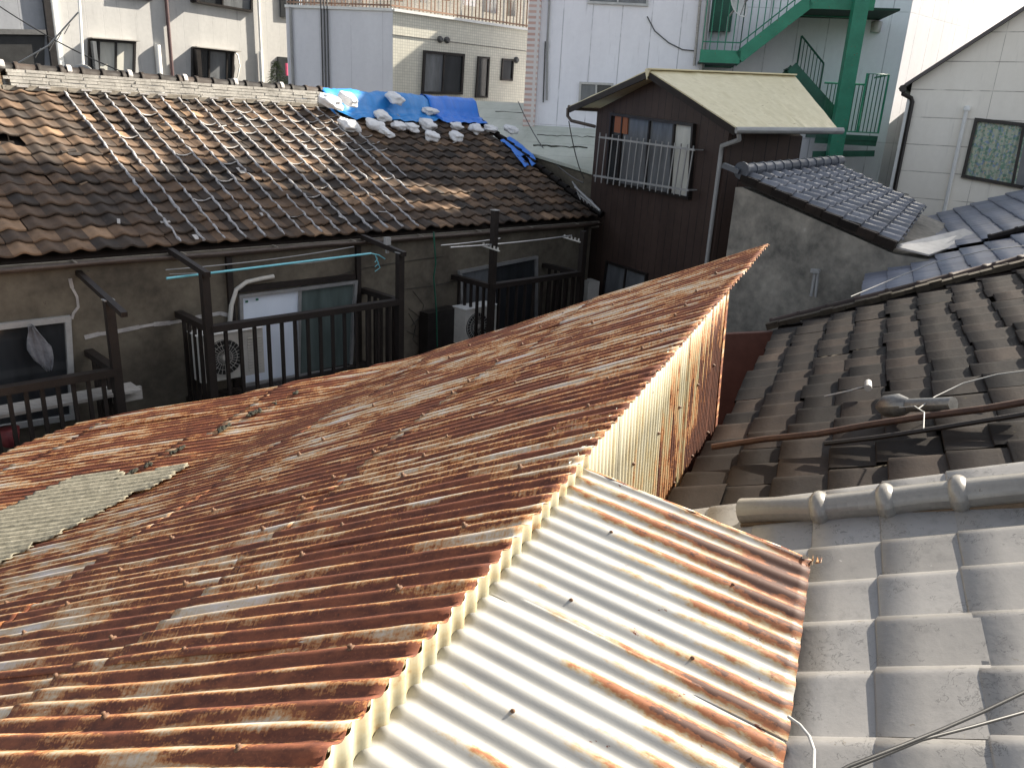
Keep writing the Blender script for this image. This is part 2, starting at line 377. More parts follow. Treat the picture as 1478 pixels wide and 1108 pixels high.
# ------------------------------------------------------------------ reusable builders
def cells(P):
    return P
def tiles(mb, O, ac, up, nr, i0, i1, j0, j1, w=.265, e=.235, keep=None, jit=.004, amp=.03, seg=9, lift=.026, roll=.3, flat=False, lo=0.0, hi=1.0, miss=()):
    """pantiles: ac = across direction, up = up-slope direction, nr = roof normal"""
    def prof(x):
        if flat:   # wide flat pan with rounded roll
            if x >= 1: return 0.0
            return amp*(.88*(x/.70)**1.3 if x < .70 else .88+.12*math.sin(math.pi/2*(x-.70)/.10) if x < .80 else 1-.62*((x-.80)/.20)**1.4)
        return amp*(.5-.5*math.cos(2*math.pi*((x+.12) % 1.0)))**2.0
    for j in range(j0, j1):
        for i in range(i0, i1):
            c = O+ac*((i+.5)*w)+up*((j+.5)*e)
            if keep and not keep(c): continue
            if (i, j) in miss: continue
            jx, jy, jz = random.gauss(0, jit), random.gauss(0, jit*1.2), random.gauss(0, jit*.6)
            rot = random.gauss(0, jit*1.6); sag = .012*noise.noise(V((i*.35, j*.3, 3)))
            rows = []; uvr = []
            for (vv, lf) in ((e*1.12, .0), (e*.5, lift*.55), (0.006, lift), (0.0, lift-.006), (0.0, lift-.026)):
                row = []; uu = []
                for k in range(seg+1):
                    x = k/seg
                    q = O+ac*(i*w+x*w*1.015+jx+rot*vv)+up*(j*e+vv+jy+rot*(x-.5)*w)+nr*(prof(x)+lf+jz+sag)
                    row.append(q); uu.append((i*w+x*w, j*e+vv))
                rows.append(row); uvr.append(uu)
            mb.grid(rows, uvr, a=min(1, max(0, random.gauss(.45, .26))), smooth=True, flip=True)
def sheet(mb, O, cu, ac, nr, u0, u1, v0, v1, pitch, amp, tint, nu=6, seg=8, wob=.004, keep=None, phase=0.0, uvo=(0, 0), edge=None, lift=0.0):
    """corrugated sheet, cu along the corrugation, ac across it"""
    n = max(2, int(round((v1-v0)/pitch*seg)))
    rows = []; uvs = []
    for a in range(n+1):
        v = v0+(v1-v0)*a/n; row = []; uu = []
        for b in range(nu+1):
            t = b/nu; uA = u0(v) if callable(u0) else u0; uB = u1(v) if callable(u1) else u1
            if edge: uA += edge*noise.noise(V((v*9, 1, tint*9)))
            u = uA+(uB-uA)*t
            wv = wob*noise.noise(V((u*1.3, v*1.8, tint*5)))*2 + wob*.5*noise.noise(V((u*5, v*14, tint*5)))
            if t > .9 or t < .1: wv += wob*.6*noise.noise(V((v*26, u*2, 7)))
            row.append(O+cu*u+ac*v+nr*(amp*math.cos(2*math.pi*(v-phase)/pitch)+wv+lift)); uu.append((u+uvo[0], v+uvo[1]))
        rows.append(row); uvs.append(uu)
    mb.grid(rows, uvs, a=tint, smooth=True, keep=keep)
def solid(o, th=.002, off=-1):
    m = o.modifiers.new('thickness', 'SOLIDIFY'); m.thickness = th; m.offset = off; return o
def wallprism(mb, pts, P, n, depth):
    mb.prism([onp(x, y, P, n) for x, y in pts], n*depth)
def window(parent, P, n, q, frame, panes, proud=.05, fw=.04, mull=(), name='window', sill=False, rail=None, base=.0):
    """q = pixel corners tl,tr,br,bl on the wall plane (P,n) with n pointing away from the camera; panes = list of (s0,s1,material)"""
    c = [onp(x, y, P, n) - n*base for x, y in q]; tl, tr, br, bl = c
    def at(s, t): return (tl*(1-s)+tr*s)*(1-t)+(bl*(1-s)+br*s)*t
    mb = MB(); o_ = -n*proud
    def bar(A, B, w, dd=1.0): mb.beam(A+o_*.5*dd, B+o_*.5*dd, w, proud*dd, up=-n)
    ex = (tr-tl).normalized()*fw/2; ez = (bl-tl).normalized()*fw/2
    bar(tl-ex, tr+ex, fw); bar(bl-ex, br+ex, fw); bar(tl+ez, bl-ez, fw*.98, .97); bar(tr+ez, br-ez, fw*.98, .97)
    for m_ in mull: bar(at(m_, 0)+ez, at(m_, 1)-ez, fw*.8, .8)
    if rail: bar(at(0, rail)+ex, at(1, rail)-ex, fw*.6, .7)
    if sill: mb.beam(bl-ex*3-n*.04-ez*-2, br+ex*3-n*.04-ez*-2, .1, .03, up=-n)
    w = mb.build(name, frame, parent)
    for s0, s1, m_ in panes:
        g = MB(); g.prism([at(s0, 0)+o_*.25, at(s1, 0)+o_*.25, at(s1, 1)+o_*.25, at(s0, 1)+o_*.25], n*(proud*.25-.003)); g.build('pane', m_, w)
    return w
def tube_part(name, path, rad, m, parent=None, seg=8):
    mb = MB(); mb.tube(path, rad, seg); return mb.build(name, m, parent)
def sagline(A, B, sag, n=14):
    A, B = V(A), V(B); return [A.lerp(B, k/n)-Z*sag*4*(k/n)*(1-k/n) for k in range(n+1)]

# ================================================================== SETTING
gp = MB(); gp.face([(-300, -300, GZ), (300, -300, GZ), (300, 300, GZ), (-300, 300, GZ)]); gp.build('ground', M['gravel'], base=(0, 0, GZ))['kind'] = 'structure'

def flat_(q, z): return V((q.x, q.y, z))
# ================================================================== RUSTY CORRUGATED HOUSE
PIT = .0685
RB = ray(850, 652)*2.77                                    # a point on the high edge of the roof
g = ray(1370, 52).normalized()                             # the high edge climbs slightly as it runs away
gh = V((g.x, g.y, 0)).normalized()
c1 = ray(-1300, 1110).normalized()                         # down the corrugations
n1 = g.cross(-c1).normalized()
if n1.z < 0: n1 = -n1
nw = V((gh.y, -gh.x, 0))                                    # outward from the end wall
APX, COR, NEAR = 3.33, 2.26, -2.9                          # along the high edge: far tip, wall corner, near end
Q1, Q3 = onp(600, 512, RB, n1), onp(0, 817, RB, n1)        # the bend of the roof
def dec(P_, a, b):                                         # coordinates of P_ in the (a, b) basis
    aa, bb, ab = a.dot(a), b.dot(b), a.dot(b); pa, pb = P_.dot(a), P_.dot(b); D_ = aa*bb-ab*ab
    return (pa*bb-pb*ab)/D_, (pb*aa-pa*ab)/D_
(uA, vA), (uB, vB) = dec(Q1-RB, c1, g), dec(Q3-RB, c1, g)
def ubend(v): return uA+(uB-uA)*(v-vA)/(vB-vA)
bdir = (Q1-Q3).normalized()
s2v = hd(-45.6, -6); n2 = bdir.cross(s2v).normalized()
if n2.z < 0: n2 = -n2
K1 = Q1
c2 = hd(-88.0, 0); c2 = (c2-n2*c2.dot(n2)).normalized()
edgepx = [(-260, 735), (-120, 690), (0, 655), (30, 640), (120, 606), (230, 588), (315, 575), (420, 553), (520, 533), (600, 513), (660, 498)]
ED = [onp(x, y, K1, n2) for x, y in edgepx]
BW = .30
def surf(v, s):
    ub = ubend(v)
    P0_ = RB+g*v
    if s <= ub-BW: return P0_+c1*s, n1
    if s >= ub+BW: return P0_+c1*(ub-BW)+(c1+c2)*BW+c2*(s-ub-BW), n2
    t = (s-ub+BW)/(2*BW); I = (t**3-t**4/2)*2*BW
    k = t*t*(3-2*t)
    return P0_+c1*(ub-BW)+c1*((s-ub+BW)-I)+c2*I, (n1*(1-k)+n2*k).normalized()
ax2_ = bdir
EDc = sorted([dec(q-K1, bdir, c2) for q in ED])
def smax(v):
    base = RB+g*v+c1*(ubend(v)-BW)+(c1+c2)*BW          # on the flatter part, at s = ub + BW
    al, off = dec(base-K1, bdir, c2)
    e = EDc
    if al <= e[0][0]: lim = e[0][1]
    elif al >= e[-1][0]: lim = e[-1][1]
    else:
        for (a0, d0), (a1, d1) in zip(e, e[1:]):
            if a0 <= al <= a1: lim = d0+(d1-d0)*(al-a0)/(a1-a0); break
    return max(lim-off+ubend(v)+BW, ubend(v)-.05)
rusty = thing('corrugated_iron_house', (RB.x-.8, RB.y+.3, GZ), 'rust brown corrugated iron building with a white lean-to roof in the foreground', 'building')
mb = MB(); v = NEAR; k = 0; lanes_ = []
while v < APX-.05:
    v2 = min(v+PIT*9, APX); lanes_.append((v, v2)); v = v2
courses = [(-.020, 1.42), (1.38, 2.85), (2.80, 4.35), (4.30, 5.9), (5.85, 8.0)]
for k, (a, b) in enumerate(lanes_):
    sh = random.uniform(-.12, .12)
    for j, (sa, sb) in enumerate(courses):
        t = random.random(); jag = random.random()*9
        if j: sa += sh
        sb += sh
        nv = max(2, int(round((min(b+PIT*.8, APX)-a)/PIT*8))); nu = 30
        if smax((a+b)/2) < sa+.1 and smax(a) < sa+.1: continue
        rows = []; uvs = []
        lf = .0075*(len(courses)-1-j)*.8+.0035*(k % 2)
        for i in range(nv+1):
            vv = a+(min(b+PIT*.8, APX)-a)*i/nv; hi = min(sb+.012*noise.noise(V((vv*11, jag, 2))), smax(vv)); lo = sa
            hi = max(hi, lo+.002); row = []; uu = []
            for q in range(nu+1):
                s_ = lo+(hi-lo)*q/nu; P_, N_ = surf(vv, s_)
                w = .005*noise.noise(V((s_*1.1, vv*1.6, t*5)))*2+.002*noise.noise(V((s_*5, vv*13, t*5)))
                if j == 0 and s_ < .12: w += .004*noise.noise(V((vv*24, s_*9, 4)))
                row.append(P_+N_*(.0082*math.cos(2*math.pi*vv/PIT)+w+lf*(1-.0)-.012)); uu.append((s_+j*3.1, vv))
            rows.append(row); uvs.append(uu)
        mb.grid(rows, uvs, a=t, smooth=True, keep=lambda i_, j_: smax(a+(min(b+PIT*.8, APX)-a)*i_/nv) > sa+.02)
solid(mb.build('rusty_roof', M['rust'], rusty))
# grey fibre cement patch
poly = [(-60, 775), (0, 744), (37, 726), (70, 707), (117, 692), (172, 683), (184, 690), (276, 673), (245, 695), (184, 723), (95, 772), (31, 802), (0, 821), (-60, 850)]
def inpoly(x, y, P):
    c = False
    for i in range(len(P)):
        (x1, y1), (x2, y2) = P[i], P[i-1]
        if (y1 > y) != (y2 > y) and x < (x2-x1)*(y-y1)/(y2-y1)+x1: c = not c
    return c
def pixy(P_): d_ = P_.dot(FW); return CX+F*P_.dot(RT)/d_, CY-F*P_.dot(UP)/d_
PLp = [dec(onp(x, y, K1, n2)-K1, bdir, c2) for x, y in poly]
mb = MB(); rows = []; uvs = []; ok = {}
va, vb_, sa, sb = -2.4, 1.9, 3.2, 6.3; na, ns = 240, 150
for i in range(na+1):
    vv = va+(vb_-va)*i/na; row = []; uu = []
    for j in range(ns+1):
        s_ = sa+(sb-sa)*j/ns; P_, N_ = surf(vv, s_); row.append(P_+N_*(.0082*math.cos(2*math.pi*vv/PIT)+.030)); uu.append((s_, vv))
        x, y = pixy(P_); ok[i, j] = inpoly(x+5*noise.noise(V((vv*14, s_*9, 0))), y+3*noise.noise(V((vv*14, s_*9, 5))), poly)
    rows.append(row); uvs.append(uu)
mb.grid(rows, uvs, keep=lambda i, j: ok[i, j]); solid(mb.build('fibre_cement_patch', M['fibre'], rusty), .005)
# moss clumps along the lap
mb = MB()
for k in range(420):
    x = random.betavariate(1.4, 1.2); px = 150+x*290; q = onp(px, 698-(px-153)*.4826+random.gauss(0, 1.2), K1+n2*.03, n2)
    if noise.noise(V((px*.045, 0, 0))) < .06: continue
    s = random.uniform(.004, .015)
    mb.tube([q-n2*.006, q+n2*s*.3, q+n2*s*.45], [s*1.4, s, s*.15], 6)
mb.build('moss', M['moss'], rusty)['kind'] = 'stuff'
# end wall: narrow corrugated cladding, leaning out a little
WO = RB-nw*.035-n1*.012
down = (V((0, 0, -1))+nw*.05).normalized()
mb = MB()
for k in range(5):
    a = -.12+k*.52; b = min(a+.56, COR)
    if a >= b-.01: break
    sheet(mb, WO, down, g, nw, -.012, 2.6, a, b, .040, .0052, .37+.05*random.random(), nu=10, seg=8, wob=.003, lift=.002*(k % 2), uvo=(0, 0))
solid(mb.build('end_wall_cladding', M['clad'], rusty), .0015)
mb = MB(); q = WO+g*COR; mb.beam(q-nw*.015, q+down*2.6-nw*.015, .05, .05, up=nw); mb.build('corner_trim', M['rust'], rusty)
mb = MB(); rl = -nw                                         # return wall and the body below the roof
q = WO+g*(COR-.02)-nw*.03
def under(v_, s_, dz): P_, N_ = surf(v_, s_); return P_-Z*dz
near_ = [WO+g*NEAR-nw*.03-Z*.03, under(NEAR, 1.5, .10), under(NEAR, 3.0, .10), under(NEAR, 4.6, .12)]
far_ = [WO+g*(COR-.03)-nw*.03-Z*.03, under(2.3, 1.0, .10), under(2.5, 2.0, .10), under(2.7, 3.0, .14)]
rows = []
for L_ in (near_, far_): rows.append([flat_(L_[0], GZ)]+L_+[flat_(L_[-1], GZ)])
mb.grid(rows, smooth=False); mb.face(rows[0]); mb.face(rows[1]); mb.build('house_wall', M['redmetal'], rusty)
# cream corrugated upstand between the high edge and the lean-to
mb = MB()
sheet(mb, RB-n1*.010-nw*.008, V((0, 0, -1)), g, nw, -.004, .26, NEAR, .015, PIT, .0082, .5, nu=4, seg=10, wob=.002)
solid(mb.build('cream_upstand', M['band'], rusty), .0015)
mb = MB(); a = RB-n1*.014-nw*.026+g*NEAR; b = RB-n1*.014-nw*.026+g*.0; mb.prism([a, b, b-Z*.2, a-Z*.2], -nw*.012); mb.build('ridge_board', M['band'], rusty)
# white lean-to roof
L0 = ray(850, 680)*2.77; g3 = (g+Z*.038).normalized(); c3 = hd(117.0, -8.0); n3 = g3.cross(c3).normalized()
if n3.z < 0: n3 = -n3
LEN, _l = dec(onp(1168, 812, L0, n3)-L0, c3, g3); LEN2, _m = dec(onp(1130, 1108, L0, n3)-L0, c3, g3)
WSH = _l+.004
mb = MB(); lanes = [(-2.95, -2.06), (-2.09, -1.375), (-1.40, -.69), (-.72, WSH)]
for k, (a, b) in enumerate(lanes):
    sheet(mb, L0, c3, g3, n3, -.02, lambda v: LEN+(LEN2-LEN)*(v-_l)/(_m-_l)+.003*(k % 2), a, b, PIT, .0070, .2+.2*k, nu=26, seg=12, wob=.0022, lift=.0025*(k % 2)+.001*k)
solid(mb.build('white_lean_to_roof', M['lean'], rusty))
mb = MB(); a = L0+c3*-.01+g3*(WSH+.004)+n3*.004; b = L0+c3*(LEN+.004)+g3*(WSH+.004)+n3*.002
mb.tube([a.lerp(b, t/8)+n3*.003*math.sin(t*2.1) for t in range(9)], .008, 6); mb.build('rolled_edge', M['rust'], rusty)
mb = MB()
for k in range(7):
    q = b+V((random.uniform(-.02, .01), random.uniform(-.02, .01), random.uniform(-.008, .01))); d = V((random.uniform(-1, 1), random.uniform(-1, 1), random.uniform(-.6, .8)))*.02
    mb.face([q, q+d, q+d+V((.006, .012, .010)), q+V((.01, -.008, .008))])
solid(mb.build('torn_corner', M['rust'], rusty), .001)
mb = MB(); lo = L0+c3*.66
mb.prism([flat_(L0, GZ)+gh*-.05, flat_(lo, GZ)+gh*-.05, lo+gh*-.05-Z*.05, L0+gh*-.05-Z*.05], -g3*2.8); mb.build('lean_to_wall', M['redmetal'], rusty)
# roofing nails with their washers
def add_nail(q, n, s=1.0, tilt=None):
    d = (n+V((random.uniform(-.5, .5), random.uniform(-.5, .5), 0))*(tilt or .5)).normalized()
    mb = MB(); mb.tube([q-n*.004, q+n*.004, q+n*.008], [.013*s, .012*s, .004*s], 8); mb.tube([q, q+d*.013*s, q+d*.016*s], [.0045*s, .0075*s, .004*s], 6)
    return mb.build('roof_nail', M['nail'], rusty)
M['nail'] = worn('rusty_nail_head', (.05, .018, .009), (.16, .09, .05), 60, .7, bump=.2)
cnt = 0
for dd in (.22, .95, 1.5, 2.3, 3.1, 4.2):
    a = NEAR+1.2
    while a < APX-.15 and cnt < 68:
        a += PIT*random.choice([3, 4, 5, 6])
        if a > APX-.1: break
        vv = round(a/PIT)*PIT; P_, N_ = surf(vv, dd+random.gauss(0, .02))
        add_nail(P_+N_*(.018-.0015*dd), N_, random.uniform(.8, 1.15)); cnt += 1
for dd in (.22, .58):
    for a in (-.25, -.62, -1.0, -1.36):
        vv = round(a/PIT)*PIT; add_nail(L0+c3*(dd+random.gauss(0, .02))+g3*vv+n3*.010, n3, .5, .3); cnt += 1
for k in range(18):
    al = .25+(k % 6)*.36; zz = .30+.42*(k//6)+.05*al
    al = round(al/.04)*.04; add_nail(WO+g*al+down*zz+nw*.007, nw, .7, .3); cnt += 1

# ================================================================== ROW HOUSE (left)
u = hd(44.4); nr_ = hd(-45.6); LE = onz(0, 387, -1.55)
E0 = onz(247, 357, -1.55); SR = 24.0
up_ = nr_*math.cos(R(SR))+Z*math.sin(R(SR)); nn_ = Z*math.cos(R(SR))-nr_*math.sin(R(SR))
A0, A1 = -6.2, 7.85
row = thing('tiled_row_house', (E0.x+.5, E0.y+1, GZ), 'long two-storey row house with brown clay tile roof and plaster wall behind the rusty roof', 'building')
mb = MB(); tw = .265; te = .2395
hole = {(int(round(1.0/tw))-8, 13)}
def rk(c): return True
random.seed(11)
tiles(mb, E0, u, up_, nn_, int(A0/tw), int(A1/tw), 0, 17, tw, te, jit=.006, amp=.038, seg=11, lift=.038, miss={(-4, 10)})
mb.build('tile_roof', M['clay'], row)
mb = MB(); a, b = E0+u*A0-nn_*.05, E0+u*(A1-.1)-nn_*.05
mb.prism([a, b, b+up_*4.1, a+up_*4.1], -nn_*.05)
bk = -nr_*-1; dn = nr_*math.cos(R(SR))-Z*math.sin(R(SR)); tp = a+up_*4.1; tq = b+up_*4.1
mb.prism([tp, tq, tq+dn*3.4, tp+dn*3.4], -(Z*math.cos(R(SR))+nr_*math.sin(R(SR)))*.05); mb.build('roof_deck', M['wood'], row)
# ridge: stacked flat courses and round caps
RZ = E0+up_*4.08
def ridge(aa, ab, m, name, lay=5, jit=.006):
    mb = MB()
    for l in range(lay):
        x = aa+random.uniform(0, .1)
        while x < ab:
            x2 = min(x+.235, ab); hw = .17-.012*l+random.uniform(-.006, .006)
            c = RZ+u*(x+x2)/2+Z*(.035+l*.045+random.gauss(0, jit*.3))
            mb.box(c, u*((x2-x)/2-.002), nr_*hw, Z*.019, a=random.random()); x = x2
    return mb.build(name, m, row)
ridge(A0, -.62, M['noshi'], 'ridge_course', 5)
ridge(-.62, 4.35, M['noshi_w'], 'mortared_ridge_course', 5)
mb = MB(); x = A0
while x < 4.3:
    c = RZ+Z*(.035+5*.045-.03); rr = .085*random.uniform(.95, 1.05)
    mb.tube([c+u*x, c+u*(x+.05), c+u*(x+.052), c+u*(x+.27)], [rr*1.22, rr*1.22, rr, rr*.98], 12, a=random.random()); x += .275
mb.build('ridge_cap', M['dark_tile'], row)
mb = MB(); x = -.6
while x < 4.2:
    c = RZ+Z*(.035+5*.045-.0); mb = MB(); mb.tube([c+u*x+Z*.0, c+u*(x+.035), c+u*(x+.06)], [.090, .091, .086], 10); mb.build('cap_mortar', M['mortar'], row); x += .82
mb = MB(); x = A0
while x < 4.3:   # mortar bed below the ridge courses, and end lumps between tile columns
    mb.box(RZ-nr_*.15+u*(x+.13)+Z*.005+V((0, 0, random.uniform(-.01, .01))), u*.125, nr_*.04, Z*.03); x += .265
mb.build('ridge_bed', M['fascia'], row)
mb = MB(); x = -.4
while x < 4.0:
    if random.random() < .8: mb = MB(); mb.box(RZ-nr_*.205+u*x+Z*.022, u*.07, nr_*.012, Z*.012); mb.build('bed_mortar', M['mortar'], row)
    x += .265
# caulked column joints (every column from the break to the middle of the roof)
def prof(x): return .038*(.5-.5*math.cos(2*math.pi*((x+.12) % 1.0)))**2
for i in range(-0, 17):
    mb = MB(); path = []; rad = []
    top = 16.8 if i > 0 else 16.5; x0 = (i+.40)*tw
    lo_ = 0 if i < 14 else [2, 4, 6][i-14]
    j = lo_*4
    while j < top*4:
        f = j/4; x = x0+random.gauss(0, .004)+.005*math.sin(f*1.3+i)
        lf = .014+.018*(1-(f % 1.0))
        path.append(E0+u*x+up_*(f*te)+nn_*(prof((x/tw) % 1)+lf+.004)); rad.append(.017*random.uniform(.55, 1.35) if random.random() > .05 else .003); j += 1
    mb.tube(path, rad, 5); mb.build('caulk_line', M['caulk'], row)
mb = MB()    # mortar lips on tile noses
random.seed(5)
lips = [(i, j) for i in range(3, 17) for j in range(8, 16) if random.random() < (.62 if (i > 5 and j > 11) or (i > 10 and j > 8) else .06)]
lips += [(2, 4), (4, 6), (6, 2), (9, 5), (12, 7), (3, 9), (1, 11), (8, 4), (14, 6)]
for (i, j) in lips:
    path = []; rad = []
    for k in range(0, 9):
        x = (i+.42+.92*k/8)*tw; path.append(E0+u*x+up_*(j*te-.004)+nn_*(prof((x/tw) % 1)+.027)); rad.append(.011*random.uniform(.6, 1.3))
    mb = MB(); mb.tube(path, rad, 5); mb.build('nose_mortar', M['mortar'], row)
mb = MB()    # a few painted repairs
for (i, j, di, dj) in [(6, 7, .5, 1.1), (1, .4, .3, .7), (0.2, 1.9, .6, .25), (8.3, 2.6, .55, .25), (5, 2.2, .3, .5)]:
    a = E0+u*(i*tw)+up_*(j*te)+nn_*.055
    mb = MB(); mb.box(a+u*.06, u*tw*di*.35, up_*te*dj*.3, nn_*.004); mb.build('sealed_tile', M['mortar'], row)
random.seed(77)
for k in range(16):
    q = E0+u*random.uniform(-2.2, 7.2)+up_*random.uniform(.2, 3.8)+nn_*.07; d_ = (u*random.gauss(0, 1)+up_*random.gauss(0, 1)).normalized()*random.uniform(.03, .08)
    mb = MB(); mb.box(q, d_, nn_.cross(d_).normalized()*random.uniform(.008, .02), nn_*.004); mb.build('tile_chip', M['mortar'] if k % 3 else M['noshi'], row)
# broken tile fragment at the hole
mb = MB(); a = onp(83, 217, E0+nn_*.05, nn_); mb.box(a-up_*.02+u*.12, u*.09+up_*.03, up_*.03, nn_*.012); mb.box(a+u*.16-up_*.1, u*.07, up_*.04, nn_*.01); mb.build('broken_tile', M['clay'], row)
# verge at the right end
mb = MB()
for j in range(17): mb.tube([E0+u*(A1-.06)+up_*(j*te)+nn_*.05, E0+u*(A1-.06)+up_*((j+1.05)*te)+nn_*.03], [.065, .055], 8, a=random.random()*.4)
mb.build('verge_tile', M['dark_tile'], row)
# eave board, gutter
mb = MB(); a, b = E0+u*A0-up_*.02-nn_*.06, E0+u*(A1-.1)-up_*.02-nn_*.06
mb.beam(a-Z*.06, b-Z*.06, .03, .12); mb.build('fascia_board', M['fascia'], row)
mb = MB(); gpath = []
for k in range(40):
    x = A0+(A1-.2-A0)*k/39; gpath.append(E0+u*x-nr_*.10-Z*(.075+.012*noise.noise(V((x*.8, 0, 0)))))
ring = []
for q in gpath: ring.append([q+(-nr_*math.cos(t))*.05*1+Z*(-math.sin(t))*.05 for t in [math.pi*m/8 for m in range(9)]])
mb.grid(ring, smooth=True); solid(mb.build('gutter', M['gutter'], row), .004)
mb = MB()
for k in range(9):
    x = -2.2+k*1.15; q = E0+u*x-nr_*.10-Z*.075; mb.beam(q-nr_*.055+Z*.01, q+nr_*.08+Z*.02, .02, .008)
mb.build('gutter_bracket', M['fascia'], row)
# walls
WD = .45; PW = LE+nr_*WD
w0 = PW+u*-3.5; w1 = E0+nr_*(.5)+u*(A1-.35); w1 = PW+u*((w1-PW).dot(u))
mb = MB(); tz = -1.62
def flat(q, z): return V((q.x, q.y, z))
mb.prism([flat(w0, GZ), flat(w1, GZ), flat(w1, tz), flat(w0, tz)], nr_*.16)
mb.prism([flat(w1, GZ)-u*.001+nr_*.16, flat(w1, GZ)+nr_*6.6-u*.001, flat(w1, tz)+nr_*6.6-u*.001, flat(w1, tz)+nr_*3.2+Z*1.45-u*.001, flat(w1, tz)+nr_*.16-u*.001], -u*.14)
mb.build('plaster_wall', M['plaster'], row)
mb = MB(); mb.prism([flat(w0, GZ)+nr_*6.4, flat(w1, GZ)+nr_*6.4, flat(w1, tz-.1)+nr_*6.4, flat(w0, tz-.1)+nr_*6.4], nr_*.15); mb.build('back_wall', M['plaster'], row)
def onw(x, y, off=0.0): return onp(x, y, PW-nr_*off, nr_)
# timber posts on the wall
mb = MB()
for x in (333, 517, 838):
    q = onw(x, 430, .02); mb = MB(); mb.beam(flat(q, -1.7), flat(q, GZ), .07, .06, up=nr_); mb.build('wall_timber', M['wood'], row)
mb = MB()
mb.beam(onw(345, 420, .03)+Z*.02, onw(512, 401, .03)+Z*.02, .07, .05, up=nr_)
mb.build('window_lintel', M['wood'], row)
# windows of the row house
window(row, PW, nr_, [(345, 427), (511, 406), (503, 545), (350, 572)], M['alu'], [(0, .49, M['glass_w']), (.49, 1, M['glass_teal'])], .06, .045, (.49,))
window(row, PW, nr_, [(-70, 478), (96, 459), (104, 600), (-60, 625)], M['pipe'], [(0, 1, M['glass'])], .06, .06, ())
window(row, PW, nr_, [(662, 392), (772, 371), (772, 470), (666, 490)], M['alu'], [(0, .42, M['glass_g']), (.42, 1, M['glass'])], .06, .045, (.42,))
mb = MB(); q = onw(352, 430, .075); 
for x, y in ((356, 433), (371, 430)):
    q = onw(x, y, .072); mb = MB(); mb.box(q-Z*.02, u*.018, nr_*.002, Z*.014); mb.build('green_sticker', M['green2'], row)
for (x0, y0, x1, y1) in ((352, 556, 505, 530), (350, 566, 506, 540)):
    mb = MB(); mb.beam(onw(x0, y0, .10), onw(x1, y1, .10), .05, .025, up=nr_); mb.build('window_track', M['alu'], row)
mb = MB()   # crack repairs
def strip(pts, w, off=.006):
    P_ = [onw(x, y, off) for x, y in pts]
    mb = MB()
    for a, b in zip(P_, P_[1:]): mb.beam(a, b+(b-a)*.04, w*random.uniform(.7, 1.25), .008, up=nr_)
    mb.build('crack_filler', M['mortar'], row)
strip([(101, 402), (104, 415), (111, 428), (113, 443), (106, 452), (104, 460)], .035)
strip([(122, 487), (142, 482), (160, 480), (180, 476), (200, 472), (222, 468), (245, 466), (262, 463)], .04)
strip([(282, 458), (300, 455), (318, 452), (330, 455)], .045)
mb = MB()
def wire(pts, w=.004, off=.012):
    P_ = [onw(x, y, off) for x, y in pts]; mb = MB(); mb.tube(P_, w, 5); mb.build('wall_cable', M['black'], row)
wire([(430, 415), (520, 388), (580, 378), (640, 370)]); wire([(580, 418), (620, 413), (660, 405)]); wire([(590, 452), (600, 470), (596, 490), (610, 505)])
wire([(590, 445), (612, 462), (628, 480)]); wire([(588, 478), (604, 486), (622, 497)]); wire([(596, 420), (612, 440), (606, 458), (594, 470)])
mb = MB(); P_ = [(330, 500), (331, 470), (334, 440), (341, 418), (356, 407), (378, 402), (395, 399)]
mb.tube([onw(x, y, .05) for x, y in P_], .028, 10); mb.build('duct_hose', M['acwhite'], row)
mb = MB(); mb.tube([onw(626, 335, .5), onw(627, 350, .5), onw(629, 380, .5), onw(626, 400, .45), onw(630, 450, .45), onw(631, 500, .4)], .012, 6); mb.build('green_hose', M['green2'], row)
mb = MB(); q = onw(559, 348, .56); mb.beam(q+Z*.05, q-Z*.09, .075, .06, up=nr_); mb.beam(q-Z*.09, q-Z*.16, .035, .035, up=nr_); mb.build('gutter_outlet', M['pipe'], row)
mb = MB(); mb.prism([onw(x, y, .25) for x, y in [(618, 453), (660, 444), (662, 520), (616, 530)]], nr_*.2); mb.build('meter_box', M['blackalu'], row)

# balconies -----------------------------------------------------------------
RD = -.40; PB = LE+nr_*RD
def onb(x, y): return onp(x, y, PB, nr_)
def balcony(xa, xb, zr, posts, nbal, arm=None, label=None, side=True, rightside=True):
    A = onb(*xa); B = onb(*xb); A = flat(A, zr); B = flat(B, zr); L = (B-A).length
    mb = MB(); mb.beam(A-Z*1.08, B-Z*1.08, .08, .1, up=Z); mb.beam(A-Z*1.1+nr_*.8, B-Z*1.1+nr_*.8, .06, .1)
    n = int(L/.12)
    for k in range(8): mb.beam(A-Z*1.04+nr_*(.06+k*.105), B-Z*1.04+nr_*(.06+k*.105), .09, .02)
    bal = mb.build('balcony', M['wood'], row)
    if label: bal['label'] = label
    mb = MB(); mb.beam(A, B, .11, .075); mb.build('handrail', M['wood'], bal)
    mb = MB(); mb.beam(A+Z*.0, A+nr_*.84, .09, .07); mb.build('handrail', M['wood'], bal)
    mb = MB(); mb.beam(B+Z*.0, B+nr_*.84, .09, .07); mb.build('handrail', M['wood'], bal)
    bars = [A+(B-A)*(k/(nbal+1)) for k in range(1, nbal+1)]
    bars += [A+nr_*(.84*k/6) for k in range(1, 6)]+[B+nr_*(.84*k/6) for k in range(1, 6)]
    for q in bars:
        mb = MB(); mb.beam(q-Z*.03, q-Z*1.06, .036, .036, up=nr_); mb.build('baluster', M['wood'], bal)
    for q, top in posts:
        c = flat(onb(*q), 0); mb = MB(); mb.beam(V((c.x, c.y, zr-3.5)), V((c.x, c.y, top)), .085, .085, up=nr_); mb.build('post', M['wood'], bal)
    return bal, A, B
b1, bA, bB = balcony((303, 470), (577, 435), -2.32, [((300, 470), -1.70), ((577, 435), -1.68)], 14, label='middle balcony with laundry pole')
